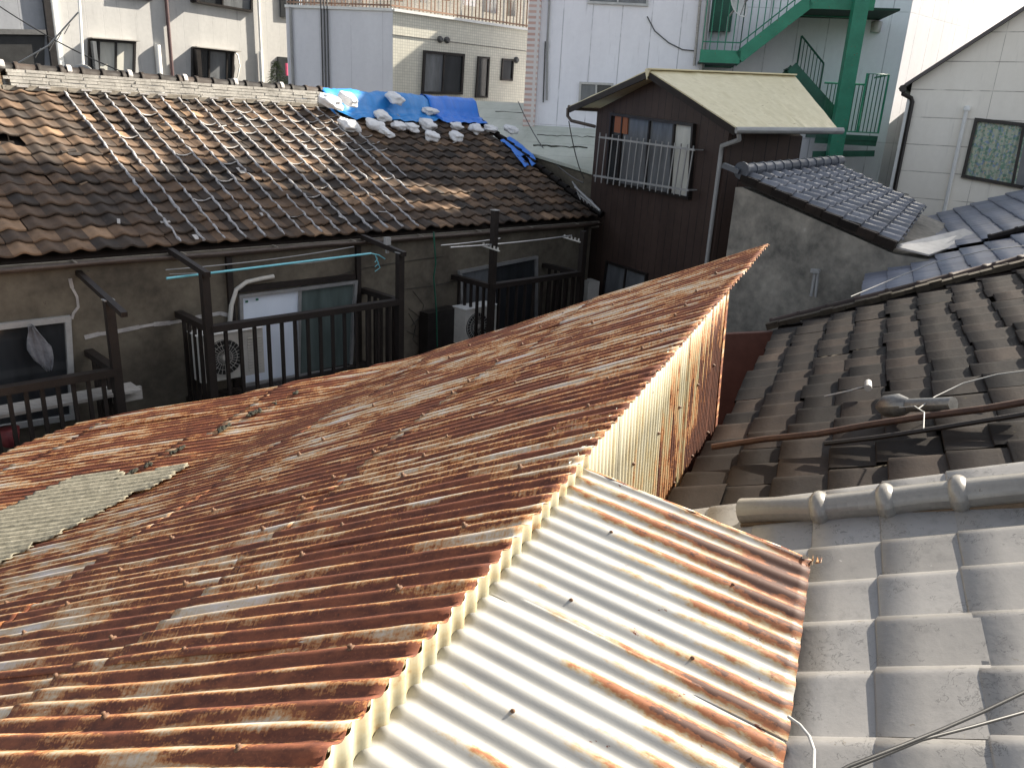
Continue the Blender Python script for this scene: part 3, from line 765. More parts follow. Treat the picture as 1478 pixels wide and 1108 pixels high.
mb = MB(); q = flat(onb(300, 470), -1.70); mb.beam(q-nr_*.1, q+nr_*.85+Z*.12, .06, .06); mb.build('bracket', M['wood'], b1); mb = MB(); q2 = flat(onb(577, 435), -1.68); mb.beam(q2-nr_*.1, q2+nr_*.85+Z*.1, .06, .06); mb.build('bracket', M['wood'], b1)
b0, cA, cB = balcony((-150, 575), (168, 535), -2.62, [((168, 535), -1.88)], 12)
mb = MB(); q = flat(onb(168, 535), -1.88); mb.beam(q-nr_*.42-Z*.06, q+nr_*.85+Z*.14, .06, .05); mb.build('bracket', M['wood'], b0)
b2, dA, dB = balcony((708, 412), (838, 396), -2.29, [((710, 412), -1.2), ((838, 396), -1.6)], 10)
for nm, q in (('post_cap', flat(onb(577, 435), -1.672)), ('post_cap', flat(onb(168, 535), -1.872)), ('post_cap', flat(onb(710, 412), -1.192))):
    mb = MB(); mb.box(q, u*.05, nr_*.05, Z*.006); mb.build(nm, M['pipe'], row)

# laundry pole, hangers, air conditioners ------------------------------------
pa, pb = flat(onb(300, 400), -1.76)+nr_*.25, flat(onb(552, 373), -1.70)+nr_*.25
mb = MB(); d = (pb-pa); mb.tube([pa-d*.15, pb], .014, 8); tag(mb.build('laundry_pole', M['pole']), 'light blue laundry pole hung across the middle balcony', 'pole')
mb = MB(); mb.tube(sagline(pa+nr_*.3+Z*.03-d*.1, pb+nr_*.4+Z*.03, .03), .007, 6); mb.tube(sagline(pa+nr_*.2-d*.1, pa+nr_*.2+d*.5-Z*.05, .02), .005, 5); mb.tube(sagline(pa+nr_*.2+d*.5-Z*.05, pa+d*.85+Z*.0, .02), .005, 5)
tag(mb.build('clothes_line', M['pipe']), 'thin pale clothes lines strung above the middle balcony', 'clothes line')
mb = MB(); q = pb
for k in range(3): mb.tube([q+V((0, 0, 0)), q+u*.06-Z*.02, q+u*(.10+.02*k)-Z*(.08+.06*k), q+u*.06-Z*(.12+.06*k)], .006, 5)
mb.tube([q+u*.0, q+u*.12-Z*.03, q+u*.22-Z*.09], .009, 6)
tag(mb.build('rope_hook', M['pole']), 'knotted pale rope and hook at the right end of the blue pole', 'rope')
def ladderhook(xy, label):
    q = onp(*xy, PB+nr_*.2, nr_); mb = MB(); a = q; b = q+u*.0+(-nr_)*.38-Z*.03
    mb.beam(a, b, .03, .015)
    for k in range(5): c = a.lerp(b, (k+.5)/5); mb.beam(c, c+Z*.045+u*.008, .02, .02)
    tag(mb.build('pole_bracket', M['acwhite']), label, 'pole bracket', 'pole brackets of the far balcony')
ladderhook((695, 354), 'pale notched pole bracket beside the tall dark post')
ladderhook((812, 342), 'pale notched pole bracket near the far end of the gutter')
mb = MB(); a = onp(650, 357, PB, nr_); b = onp(825, 340, PB, nr_); mb.tube(sagline(a, b, .02), .012, 6); mb.tube(sagline(a+Z*.0+nr_*.2, a+(b-a)*.45+nr_*.2+Z*.02, .01), .009, 6)
tag(mb.build('laundry_pole', M['alu']), 'dull grey laundry pole across the dark far balcony', 'pole')
def ac_unit(q, w, label, m, fan=True):
    """q = lower left front corner"""
    t = thing('air_conditioner', q+u*w/2+nr_*.15, label, 'air conditioner', 'outdoor air conditioner units')
    mb = MB(); h, dpt = .56, .28
    mb.prism([q, q+u*w, q+u*w+Z*h, q+Z*h], nr_*dpt); mb.build('casing', m, t)
    mb = MB(); mb.box(q+u*w/2+nr_*dpt/2+Z*(h+.008), u*(w/2+.012), nr_*(dpt/2+.012), Z*.0075); mb.build('top_panel', M['white'], t)
    c = q+u*(w*.36)+Z*h*.5-nr_*.012
    mb = MB(); mb.tube([c+nr_*.009, c-nr_*.004], [.215, .215], 28); mb.build('fan_opening', M['black'], t)
    mb = MB()
    for k in range(26):
        a = 2*math.pi*k/26; d = u*math.cos(a)+Z*math.sin(a); e2 = u*math.cos(a+.35)+Z*math.sin(a+.35)
        mb.tube([c-nr_*.012+d*.03, c-nr_*.014+e2*.212], .0028, 4)
    for rr in (.09, .15, .212): mb.tube([c-nr_*.013+(u*math.cos(t_)+Z*math.sin(t_))*rr for t_ in [2*math.pi*m_/28 for m_ in range(29)]], .003, 4, cap=False)
    mb.tube([c-nr_*.010, c-nr_*.02], .034, 12); mb.build('fan_grille', M['acwhite'], t)
    mb = MB()
    for k in range(12): mb.beam(q+u*(w*.74)-nr_*.006+Z*(.06+k*.036), q+u*(w*.97)-nr_*.006+Z*(.06+k*.036), .012, .012)
    mb.build('louvre', m, t); return t
qa = onp(287, 487, PW-nr_*.52, nr_); ac_unit(flat(qa, qa.z-.56), .78, 'pale air conditioner unit behind the left corner of the middle balcony rail', M['acwhite'])
qa = onp(672, 444, PW-nr_*.5, nr_); ac_unit(flat(qa, qa.z-.60), .66, 'dusky air conditioner unit behind the bars of the far balcony', M['acwhite'])
# small things on the left balcony
mb = MB(); q = flat(onp(0, 622, PB+nr_*.25, nr_), -3.05)
mb.beam(q-u*.4+Z*.14, q+u*1.3+Z*.14, .3, .03); mb.beam(q-u*.4, q-u*.4+Z*.14, .3, .05, up=nr_); mb.beam(q+u*1.2, q+u*1.2+Z*.14, .3, .05, up=nr_); tag(mb.build('plank_shelf', M['board']), 'grey plank shelf low behind the left balcony rail', 'shelf')
M['redpot'] = worn('dark_red_pot', (.16, .03, .035), (.24, .05, .05), 5, .5)
mb = MB(); q = onp(15, 640, PB+nr_*.15, nr_); mb.tube([q-Z*.02, q+Z*.0, q+Z*.16, q+Z*.16], [.06, .075, .1, .085], 14); tag(mb.build('flower_pot', M['redpot']), 'dark red flower pot at the foot of the left balcony rail', 'flower pot')
# pale sheet standing in for the reflection in the dark window
mb = MB(); rows = []
tl = onw(24, 472, .09)
for i in range(9):
    row_ = []
    for j in range(9):
        s = i/8-.5; t_ = j/8; wdt = [.05, .09, .15, .19, .22, .21, .18, .12, .05][j]
        row_.append(tl+u*(.12+s*wdt+.10*t_)-Z*(.50*t_+.05*noise.noise(V((s*5, t_*3, 0))))-nr_*(.02*math.sin(s*19+t_*4)+.015*noise.noise(V((s*9, t_*5, 2)))+.03))
    rows.append(row_)
mb.grid(rows); M['cloth'] = worn('grey_reflection_sheet', (.12, .125, .14), (.2, .205, .22), 9, .8); tag(solid(mb.build('window_reflection_sheet', M['cloth']), .004), 'pale sheet imitating a reflection in the dark window of the left balcony', 'cloth')

# tarps and sandbags on the roof ------------------------------------------------
def tarp(a0, a1, low, m, label, lift, backdrop=.25, top=.30):
    mb = MB(); rows = []; na = int((a1-a0)/.05)
    for i in range(na+1):
        a = a0+(a1-a0)*i/na; lo = low((a-a0)/(a1-a0)); pts = []
        ridge_f = 3.93
        path = [(4.25, -.10, 1), (4.2, top-.06, 1)]
        rowp = []
        c = RZ+u*a
        rowp.append(c+nr_*.34-Z*.02); rowp.append(c+nr_*.2+Z*(top-.06)); rowp.append(c+nr_*.08+Z*top); rowp.append(c-nr_*.06+Z*(top-.01)); rowp.append(c-nr_*.17+Z*(top-.08))
        rowp.append(c-nr_*.25+Z*.04)
        n = 16
        for k in range(n+1):
            s = 3.78+(lo-3.78)*k/n; rowp.append(E0+u*a+up_*s+nn_*.075)
        out = []
        for k, q in enumerate(rowp):
            w = .034*noise.noise(V((a*3.1+lift*60, k*.22, lift*100)))+.026*abs(noise.noise(V((a*7+k*.25, k*.3, 2))))+.01*noise.noise(V((a*17, k*.9, 5)))
            if k > 6: w += .010*math.cos(2*math.pi*a/tw)
            out.append(q+nn_*(w+lift)+up_*.03*noise.noise(V((a*4, k*.2, 9))))
        rows.append(out)
    mb.grid(rows, smooth=True, flip=True)
    return tag(solid(mb.build('blue_tarp', m), .004), label, 'tarp')
def upat(x, y, lift=.07): q = onp(x, y, E0+nn_*lift, nn_); return (q-E0).dot(u), (q-E0).dot(up_)
def lowf(pts):
    P_ = sorted(upat(x, y) for x, y in pts)
    a0, a1 = P_[0][0], P_[-1][0]
    def f(t):
        a = a0+(a1-a0)*t
        for (x0, y0), (x1, y1) in zip(P_, P_[1:]):
            if x0 <= a <= x1+1e-6: return y0+(y1-y0)*(a-x0)/(x1-x0)
        return P_[-1][1]
    return a0, a1, f
a0, a1, f = lowf([(486, 158), (495, 170), (520, 174), (550, 172), (585, 176), (615, 178), (640, 172)])
a0t = a0
tarp(a0-.12, a1, f, M['tarp'], 'dull blue tarp over the ridge, wider left one of two', .010)
a0, a1, f = lowf([(625, 162), (648, 178), (690, 181), (724, 181)])
tarp(a0-.15, min(a1, A1-.02), f, M['tarp2'], 'bright blue tarp over the ridge near the right end of the roof', .028)
def flat_tarp(px, label, lift=.075):
    PL = [upat(x, y) for x, y in px]; mb = MB(); x0 = min(q[0] for q in PL); x1 = max(q[0] for q in PL); y0 = min(q[1] for q in PL); y1 = max(q[1] for q in PL); n = 60; rows = []; ok = {}
    for i in range(n+1):
        rr = []
        for j in range(n+1):
            a = x0+(x1-x0)*i/n; b = y0+(y1-y0)*j/n; rr.append(E0+u*a+up_*b+nn_*(lift+.014*noise.noise(V((a*8, b*8, 0)))+.01*math.cos(2*math.pi*a/tw))); ok[i, j] = inpoly(a, b, PL)
        rows.append(rr)
    mb.grid(rows, keep=lambda i, j: ok[i, j]); return tag(solid(mb.build('tarp_scrap', M['tarp2']), .004), label, 'tarp', None)
flat_tarp([(722, 203), (738, 198), (755, 210), (768, 222), (776, 236), (768, 240), (758, 224), (752, 226), (764, 238), (758, 242), (748, 230), (738, 215), (728, 207)], 'torn narrow strip of blue tarp near the roof end')
bags = [(478, 147, .36, .30, 'flattened triangular white sandbag at the left end of the dull blue tarp'),
        (503, 143, .26, .32, 'upright white sandbag high on the dull blue tarp, second from the left'),
        (569, 142, .27, .28, 'lone white sandbag high in the middle of the dull blue tarp'),
        (504, 181, .38, .26, 'lowest white sandbag at the lower left corner of the dull blue tarp'),
        (540, 180, .30, .26, 'round bright white sandbag right of the lower left corner bag'),
        (552, 167, .28, .22, 'white sandbag lying on the edge of the dull tarp above a round bag'),
        (556, 190, .16, .26, 'narrow sagging white sandbag tail below the round bag'),
        (575, 181, .30, .18, 'white sandbag in the middle of the row along the dull tarp edge'),
        (594, 184, .28, .18, 'flat white sandbag in the row between two larger ones'),
        (617, 180, .32, .24, 'pale slumped sandbag under the right end of the dull tarp'),
        (623, 196, .30, .22, 'boxy white sandbag lowest of all, pointing down the slope'),
        (620, 160, .34, .16, 'crumpled wide sandbag where the two tarps meet'),
        (658, 197, .28, .22, 'single round sandbag lying alone on bare dark tiles'),
        (659, 182, .28, .16, 'flat sandbag at the lower left corner of the bright tarp'),
        (687, 186, .28, .22, 'drooping sandbag under the middle of the bright tarp'),
        (708, 186, .30, .17, 'wide low sandbag under the right half of the bright tarp'),
        (738, 187, .34, .20, 'rightmost sandbag slumped on the roof edge')]
random.seed(3)
import bmesh
for k, (x, y, w, h, lab) in enumerate(bags):
    lf_ = .34 if y < 150 else (.16 if y < 170 else .11); cpos = onp(x, y, E0+nn_*lf_, nn_); w *= 1.1; h *= 1.08
    bm = bmesh.new(); bmesh.ops.create_icosphere(bm, subdivisions=4, radius=1.0)
    sk = random.uniform(-.4, .4)
    for v_ in bm.verts:
        q = v_.co.copy()
        e2 = .66; q = V([math.copysign(abs(t_)**e2, t_) for t_ in q])*.8
        d = 1+.42*noise.noise(q*1.5+V((k*7, 0, 0)))+.16*abs(noise.noise(q*4.2+V((0, k*5, 0))))+.07*abs(noise.noise(q*10+V((0, k*5, 0))))
        q *= d
        if q.y > .5: t_ = min(1, (q.y-.5)/.35); q.x *= 1-.55*t_; q.z *= 1-.4*t_; q.y += .18*t_
        loc = u*(q.x*w*.5+q.y*h*.3*sk)+up_*(q.y*h*.72)+nn_*(q.z*min(w, h)*.36)
        if loc.dot(nn_) < -.06: loc -= nn_*(loc.dot(nn_)+.06)*.8
        v_.co = loc
    me = bpy.data.meshes.new('sandbag'); bm.to_mesh(me); bm.free()
    for pl in me.polygons: pl.use_smooth = True
    me.materials.append(M['bag']); o = bpy.data.objects.new('sandbag', me); C.objects.link(o); o.location = cpos
    me.uv_layers.new(name='UVMap')
    for lp in me.loops:
        c_ = me.vertices[lp.vertex_index].co; me.uv_layers[0].data[lp.index].uv = (c_.dot(u), c_.dot(up_)+c_.z)
    tag(o, lab, 'sandbag', 'sandbags holding down the blue tarps')

# ================================================================== PALE LOW ROOF beyond the row house
S = hd(98); tn = hd(8)
PP = aty(780, 200, 17.2)
su = tn*math.cos(R(14))+Z*math.sin(R(14)); sn = Z*math.cos(R(14))-tn*math.sin(R(14))
pale = thing('sheet_roof_shed', (PP.x, PP.y, GZ), 'low building with pale green sheet roof between the row house and the brown house', 'building')
top = onp(697, 146, PP, sn)
def onpl(q): return V((q.x, q.y, PP.z-((q.x-PP.x)*sn.x+(q.y-PP.y)*sn.y)/sn.z))
L0p = E0+u*(A1+.22); L0p = V((L0p.x, L0p.y, 0))+nr_*.3
k_ = (top-L0p); tt = (k_.x*S.y-k_.y*S.x)/(nr_.x*S.y-nr_.y*S.x); L1p = L0p+nr_*tt
cor = [onpl(L0p), onpl(L0p+S*4.2), onpl(L1p+S*8.2), onpl(L1p)]
mb = MB(); mb.prism(cor, -sn*.06); mb.build('sheet_roof', M['paleroof'], pale)
mb = MB(); ce_ = (cor[0]+cor[1]+cor[2]+cor[3])/4; t_ = [ce_+(q-ce_)*.97-Z*.10 for q in cor]; b_ = [flat(q, GZ) for q in t_]
for k in range(4): mb.face([b_[k], b_[(k+1) % 4], t_[(k+1) % 4], t_[k]])
mb.face(t_); mb.build('shed_wall', M['plaster'], pale)
mb = MB()
for yy, x0, x1 in ((210, 770, 848), (195, 775, 862), (161, 715, 862)):
    n = 12; mb = MB(); mb.tube([onp(x0+(x1-x0)*k/n, yy+(x0+(x1-x0)*k/n-x0)*.04+random.gauss(0, .5), PP+sn*.006, sn) for k in range(n+1)], [random.uniform(.006, .02)*(1.3 if yy == 210 else .5) for _ in range(n+1)], 5); mb.build('seam_gap', M['moss'], pale)

# ================================================================== BROWN HOUSE
hf = hd(151.6); ho = hd(241.6)                          # facade direction (to the right, nearer), outward normal to the viewer
HA = aty(855, 250, 15.0); 
w_ = ray(1040, 285); dA = HA
# intersection of the vertical plane through A with the ray
HB = onp(1040, 285, HA, ho)
hb = hd(80)                                             # the side walls run back this way
hut = thing('brown_gabled_house', (HA.x+.8, HA.y-1, GZ), 'narrow dark brown house with cream gabled roof and barred upper window', 'house')
RK = HA+ho*.28
rid = onp(936, 101, RK, ho); el = onp(822, 153, RK, ho); er = onp(1064, 184, RK, ho)
rz = rid.z
def pixx(P_): return CX+F*P_.dot(RT)/P_.dot(FW)
def solveL(P_, d_, px):
    lo_, hi_ = 0.0, 12.0
    for _ in range(40):
        m_ = (lo_+hi_)/2
        if pixx(P_+d_*m_) < px: lo_ = m_
        else: hi_ = m_
    return lo_
LR, LE_ = solveL(rid, hb, 1146), solveL(er, hb, 1208)
mb = MB(); gl = HA.copy(); gr = HB.copy()
def zline(P_, a, b): t = (P_-a).dot((b-a).normalized())/((b-a).length); return a.z+(b.z-a.z)*t
rid_w = rid-ho*.28
zl = zline(HA, el, rid); zr_ = zline(HB, er, rid)
pts = [flat(HA, GZ), flat(HB, GZ), flat(HB, zr_-.10), flat(rid_w, rz-.08), flat(HA, zl-.10)]
mb.prism(pts, hb*(min(LR, LE_)-.35)); mb.build('siding_wall', M['hutwall'], hut)
for (e_, nm) in ((el, 'l'), (er, 'r')):
    mb = MB(); back = hb*LE_+Z*.06; backr = hb*LR+Z*.06
    n_ = (rid-e_).cross(back).normalized(); n_ = n_ if n_.z > 0 else -n_
    # gently ribbed sheet slab
    rows = []
    na, nb = 10, 40
    for i in range(na+1):
        rr = []
        for j in range(nb+1):
            q = e_.lerp(rid, i/na)+back.lerp(backr, i/na)*(j/nb); rr.append(q+n_*(.012*noise.noise(V((i*.5, j*.35, 4 if nm == 'l' else 8)))+(.006 if j in (13, 27) else 0)))
        rows.append(rr)
    mb.grid(rows, smooth=False, flip=(nm == 'r')); o = mb.build('roof_sheet', M['hutroof'], hut); solid(o, .03)
    mb = MB(); mb.beam(e_-n_*.07, rid-n_*.07, .025, .10, up=n_); mb.build('barge_board', M['wood'], hut)
mb = MB(); bk_ = hb*LR+Z*.06; mb.beam(rid+Z*.012-hb*.02, rid+bk_+Z*.012, .16, .02); mb.build('ridge_cap', M['hutroof'], hut)
mb = MB(); q = rid-Z*.03+ho*.02; mb.prism([q+hf*-.07+Z*.04, q+hf*.07+Z*.04, q-Z*.12], -ho*.02); mb.build('gable_ornament', M['hutroof'], hut)
tube_part('gutter', [er+ho*.05+hf*.04-Z*.04, er+hb*(LE_+.05)+hf*.04-Z*.02+Z*.05], .045, M['pipe'], hut)
tube_part('gutter', [el-hf*.05-Z*.03, el-hf*.05+hb*2.2-Z*.03], .045, M['gutter'], hut)
gx = onp(1066, 184, HB+ho*.1, ho)
tube_part('downpipe', [er+hf*.03-Z*.04, er+hf*.02-Z*.16-ho*.05, flat(HB, er.z-.26)+ho*.05-hf*.06, flat(HB, er.z-.42)+ho*.05-hf*.06, flat(HB, GZ)+ho*.05-hf*.06], .032, M['pipe'], hut)
tube_part('downpipe', [el-hf*.05-Z*.04, el-hf*.04-Z*.18, el+hf*.10-Z*.26, flat(HA, el.z-.34)+ho*.02], .03, M['gutter'], hut)
HP = HA+ho*.0
def onh(x, y, o=0.0): return onp(x, y, HA+ho*o, ho)
wn_ = window(hut, HA, -ho, [(886, 165), (1004, 181), (997, 286), (878, 262)], M['blackalu'], [(0, .14, M['glass']), (.14, .52, M['glass_g']), (.52, .8, M['glass_g']), (.8, 1, M['curtain_w'])], .07, .045, (.15, .5, .79))
mb = MB(); c_ = [onh(x, y, .045) for x, y in ((888, 167), (906, 169), (905, 194), (886, 191))]; mb.prism(c_, -ho*.02); mb.build('shutter_panel', M['orange'], hut)
# window bars
def at4(s, t_, q=((866, 194), (1001, 212), (990, 283), (859, 262))):
    x = (q[0][0]*(1-s)+q[1][0]*s)*(1-t_)+(q[3][0]*(1-s)+q[2][0]*s)*t_; y = (q[0][1]*(1-s)+q[1][1]*s)*(1-t_)+(q[3][1]*(1-s)+q[2][1]*s)*t_
    return onh(x, y, .24)
mb = MB(); mb.beam(at4(-.005, .06), at4(1.02, .06), .03, .02, up=ho); mb.beam(at4(-.02, .88), at4(1.02, .88), .03, .02, up=ho)
for s in (0.02, .98):
    for t_ in (.06, .88): q = at4(s, t_); mb.beam(q, q-ho*.23, .02, .02)
gr_ = mb.build('window_grille', M['pipe'], hut)
for k in range(16):
    s = k/15; mb = MB(); a = at4(s, -.02-.02*random.random()); b = at4(s, 1.0+.02*random.random()); mb.tube([a, b], .012, 6); mb.build('bar', M['pipe'], gr_)
window(hut, HA, -ho, [(878, 378), (935, 396), (930, 440), (872, 425)], M['blackalu'], [(0, .5, M['glass_g']), (.5, 1, M['glass_g'])], .05, .04, (.5,))
# side window (faces right, mostly hidden)
sn_ = hb.cross(Z).normalized()
sn_ = sn_ if sn_.dot(hf) > 0 else -sn_
mb = MB(); q = HB+hb*.9; mb.prism([flat(q, .0-.45)+sn_*.01, flat(q+hb*.5, -.45)+sn_*.01, flat(q+hb*.5, -1.4)+sn_*.01, flat(q, -1.4)+sn_*.01], sn_*.03); o = mb.build('side_panel', M['glass_g'], hut)
# air conditioner at its foot
q = onp(846, 404, HA+ho*.35, ho)
t = thing('air_conditioner', q, 'small white air conditioner unit at the foot of the brown house', 'air conditioner', 'outdoor air conditioner units')
mb = MB(); mb.box(q-Z*.24+hf*.12, hf*.15, ho*.12, Z*.26); mb.build('casing', M['acwhite'], t); mb = MB(); mb.box(q-Z*.26+hf*.06+ho*.125, hf*.075, ho*.006, Z*.2); mb.build('fan_grille', M['black'], t)

# ================================================================== GREY PLASTER HOUSE with small tiled roof
pn = hd(42.0); PQ = aty(1070, 250, 10.0)
def onq(x, y, o=0.0): return onp(x, y, PQ-pn*o, pn)
RA = onq(1072, 258); EB = onq(1292, 356); Rr = aty(1209, 243, 11.7)
rdir = (Rr-RA).normalized(); sdir = (EB-RA).normalized(); slen = (EB-RA).length
pl_ = thing('grey_plaster_house', (PQ.x+.8, PQ.y, GZ), 'blotched grey plaster house with smoked tile roof behind the rusty point', 'house')
mb = MB(); LFT = onq(1062, 268)
pts = [flat(LFT, GZ), flat(onq(1420, 380), GZ), flat(onq(1420, 380), EB.z-.12), flat(EB, EB.z-.08), flat(RA, RA.z-.10), flat(LFT, LFT.z-.02)]
mb.prism(pts, flat(rdir, 0)*2.9); mb.build('plaster_wall', M['plaster2'], pl_)
tnrm = rdir.cross(sdir); tnrm = tnrm if tnrm.z > 0 else -tnrm; tnrm.normalize()
acr = rdir; upd = -sdir; upd = (upd-acr*upd.dot(acr)).normalized()
mb = MB(); ncol = int((Rr-RA).length/.265); nrow_ = int(slen/.215)
O_ = RA+sdir*slen+tnrm*.04
# skewed plan: each column starts at the verge line
EF = onp(1330, 304, RA, tnrm); ncol = 10
for i in range(ncol):
    a0_, a1_ = RA.lerp(Rr, i/ncol), RA.lerp(Rr, (i+1)/ncol); b0_, b1_ = EB.lerp(EF, i/ncol), EB.lerp(EF, (i+1)/ncol)
    dn_ = (b0_-a0_); ln = dn_.length; ww = (a1_-a0_).length*.5+(b1_-b0_).length*.5
    ac_ = (b1_-b0_+a1_-a0_).normalized()
    tiles(mb, b0_+tnrm*.04, ac_, -dn_.normalized(), tnrm, 0, 1, 0, nrow_, ww, ln/nrow_, jit=.003, amp=.045, seg=8, lift=.03)
mb.build('tile_roof', M['slate_tile'], pl_)
mb = MB(); q0 = RA-tnrm*.06; mb.prism([q0, q0+rdir*(.265*ncol+.02), EF-tnrm*.06, q0+sdir*slen], tnrm*.05); mb.build('roof_deck', M['wood'], pl_)
mb = MB()
for k in range(nrow_):
    a = RA+sdir*(slen*k/nrow_)+tnrm*.045-rdir*.04; b = RA+sdir*(slen*(k+1.06)/nrow_)+tnrm*.06-rdir*.04; mb.beam(a-tnrm*.03, b-tnrm*.03, .07, .08, up=tnrm, a=random.random())
mb.build('verge_tile', M['dark_tile'], pl_)
mb = MB(); rt_ = RA+Z*.10-rdir*.06
mb.tube([rt_, rt_+rdir*.03], .105, 20); mb.build('ridge_end_tile', M['slate_tile'], pl_)
mb = MB(); x = 0
while x < (Rr-RA).length-.1: mb.tube([rt_+rdir*(x+.03), rt_+rdir*(x+.055), rt_+rdir*(x+.06), rt_+rdir*(x+.24)], [.088, .088, .078, .076], 12, a=random.random()); x += .215
mb.build('ridge_cap', M['slate_tile'], pl_)
mb = MB(); a = rt_-Z*.02-sdir*.12; mb.beam(a-rdir*.03-sdir*.12, a+rdir*.0+sdir*.1, .1, .06); mb.build('hip_tile', M['slate_tile'], pl_)
# flashing between this roof and the blue tiles
mb = MB(); mb.prism([onq(1288, 357, -.0), onq(1340, 374, -.0)+Z*.03, onq(1352, 362)+rdir*1.3, onq(1328, 350)+rdir*1.3], Z*.02); mb.build('metal_flashing', M['alu'], pl_)
# small bracket on plaster wall
mb = MB(); q = onq(1174, 408, .12); mb.tube([q-Z*.16, q+Z*.12], .02, 6); mb.tube([q-Z*.16+hd(120)*.05, q+Z*.12+hd(120)*.03], .018, 6); mb.box(q+Z*.14, hd(120)*.05, hd(30)*.04, Z*.02); tag(mb.build('pipe_bracket', M['pipe']), 'short white pipe bracket standing against the grey plaster wall', 'bracket')

# ================================================================== RIGHT TILE ROOFS
sT = 23.5; cT = hd(-66, -sT); lT = hd(24); nT = lT.cross(-cT); nT = nT if nT.z > 0 else -nT; nT.normalize()
v0 = ray(1270, 870); T0 = v0.normalized()*2.73
def onT(x, y, lf=0.0): return onp(x, y, T0+nT*lf, nT)
def TL(P_): d = P_-T0; return d.dot(cT), d.dot(lT)
ups = -cT
def body(th, lat0, lat1, cole, colt, m, cole0=None):
    mb = MB(); a = T0+cT*(cole-.1)+lT*(lat0+.05)-nT*.12; b = T0+cT*(cole-.1)+lT*(lat1-.05)-nT*.12; c = T0+cT*colt+lT*(lat1-.05)-nT*.12; d = T0+cT*colt+lT*(lat0+.05)-nT*.12
    a += cT*((cole0 or cole)-cole)
    t_ = [a, b, c, d]; g_ = [flat(q, GZ) for q in t_]
    for k in range(4): mb.face([g_[k], g_[(k+1) % 4], t_[(k+1) % 4], t_[k]])
    mb.face(t_); mb.build('house_wall', m, th)
w_t, e_t = .262, .238
LB1 = .93
silver = thing('silver_tiled_house', (1.6, 1.2, GZ), 'house roofed in silver grey pantiles at the lower right, nearest the viewer', 'house')
mb = MB(); random.seed(21)
tiles(mb, T0+lT*LB1-lT*(w_t*16), lT, ups, nT, 0, 16, -4, 14, w_t, e_t, jit=.003, amp=.034, seg=20, lift=.006, roll=.34, flat=True)
mb.build('tile_roof', M['silver_tile'], silver); body(silver, -3.0, LB1, .66, -3.2, M['plaster'])
dark = thing('dark_tiled_house', (3.2, 5.0, GZ), 'house with a large roof of dark brownish grey pantiles at the right', 'house')
mb = MB(); random.seed(22); LF1 = 5.25
nd_ = int((LF1-LB1)/w_t)
# courses step a little: two shallow sags
def eave_ok(c):
    a_, b_ = TL(c); return a_ < 1.03
tiles(mb, T0+lT*LB1+nT*-.015, lT, ups, nT, 0, nd_+1, -5, 14, keep=eave_ok, w=w_t, e=e_t, jit=.011, amp=.020, seg=14, lift=.026, roll=.34, flat=True)
mb.build('tile_roof', M['dark_tile'], dark); body(dark, LB1, LF1+.2, 1.0, -3.2, M['plaster'], 1.0)
mb = MB(); k = -4
while k < 14:   # far verge: rounded cover tiles
    a = T0+lT*(LF1+.18)+ups*(k*.26)+nT*.075; mb.tube([a-nT*.03, a+ups*.03-nT*.03, a+ups*.032-nT*.03, a+ups*.27-nT*.03], [.042, .042, .036, .035], 10, a=random.random()); k += 1
mb.build('verge_cap', M['verge'], dark)
mb = MB(); a = T0+lT*(LF1+.06)+ups*-1.0+nT*.05
for k in range(40):
    q = T0+lT*(LF1+.03+random.gauss(0, .01))+ups*(-1.0+k*.1)+nT*.04; mb.box(q, ups*.055, lT*.05, nT*random.uniform(.015, .03))
mb.build('verge_bedding', worn('mossy_mortar', (.025, .02, .014), (.06, .048, .032), 8, .95, bump=.6), dark)
# silver ridge roll between the two roofs
va, vb = onT(1072, 738, .06), onT(1478, 704, .06); vd = (vb-va).normalized(); vl = (vb-va).length
silver_r = silver
zz = [0, .5]
rings = [onT(x, y, .06) for x, y in ((1185, 735), (1281, 725), (1386, 714))]
mb = MB(); prv = va; pts = [va]+rings+[vb+vd*.5]
for i in range(len(pts)-1):
    a, b = pts[i], pts[i+1]; b2 = b+(b-a).normalized()*.015; nn = 7
    mb.tube([a.lerp(b2, k/nn)+nT*.004*math.sin(math.pi*k/nn) for k in range(nn+1)], [.056-.005*math.sin(math.pi*k/nn) for k in range(nn+1)], 20, a=.3+.3*random.random())
mb.build('ridge_roll', M['glazed'], silver)
for q in rings:
    mb = MB(); rr = [.054, .066, .072, .074, .072, .066, .054]
    mb.tube([q+vd*(-.03+.01*k) for k in range(7)], rr, 22, a=.6); mb.build('collar_ring', M['glazed'], silver)
mb = MB(); mb.beam(va-nT*.055-vd*.0+cT*-.0, vb+vd*.5-nT*.055, .13, .05, up=nT); mb.build('ridge_bed', M['noshi'], silver)
# reddish boundary wall below the far verge of the dark roof
mb = MB(); a = T0+cT*.9+lT*(LF1+.02)-nT*.05; b = a+cT*1.7+Z*.35
mb.prism([a, b, flat(b, GZ), flat(a, GZ)], lT*.08); mb.build('red_brown_wall', M['redmetal'], dark)
# long rusty pole lying across the roof
mb = MB(); P_ = [(1028, 645), (1100, 634), (1180, 626), (1260, 612), (1340, 600), (1420, 590), (1490, 578)]
mb.tube([onT(x, y, .09) for x, y in P_], .017, 8); tag(mb.build('roof_pole', M['rustpole'] if 'rustpole' in M else worn('rusty_pole', (.03, .014, .01), (.07, .035, .022), 12, .75)), 'long thin rusty pole lying across the dark tile roof', 'pole')
mb = MB(); P_ = [(1190, 640), (1260, 632), (1340, 620), (1420, 607), (1490, 596)]  # thin dark strip running parallel to the pole
mb.tube([onT(x, y, .07) for x, y in P_], .012, 8); tag(mb.build('dark_roof_strip', M['wood']), 'dark strip lying just below the rusty pole on the dark roof', 'batten')
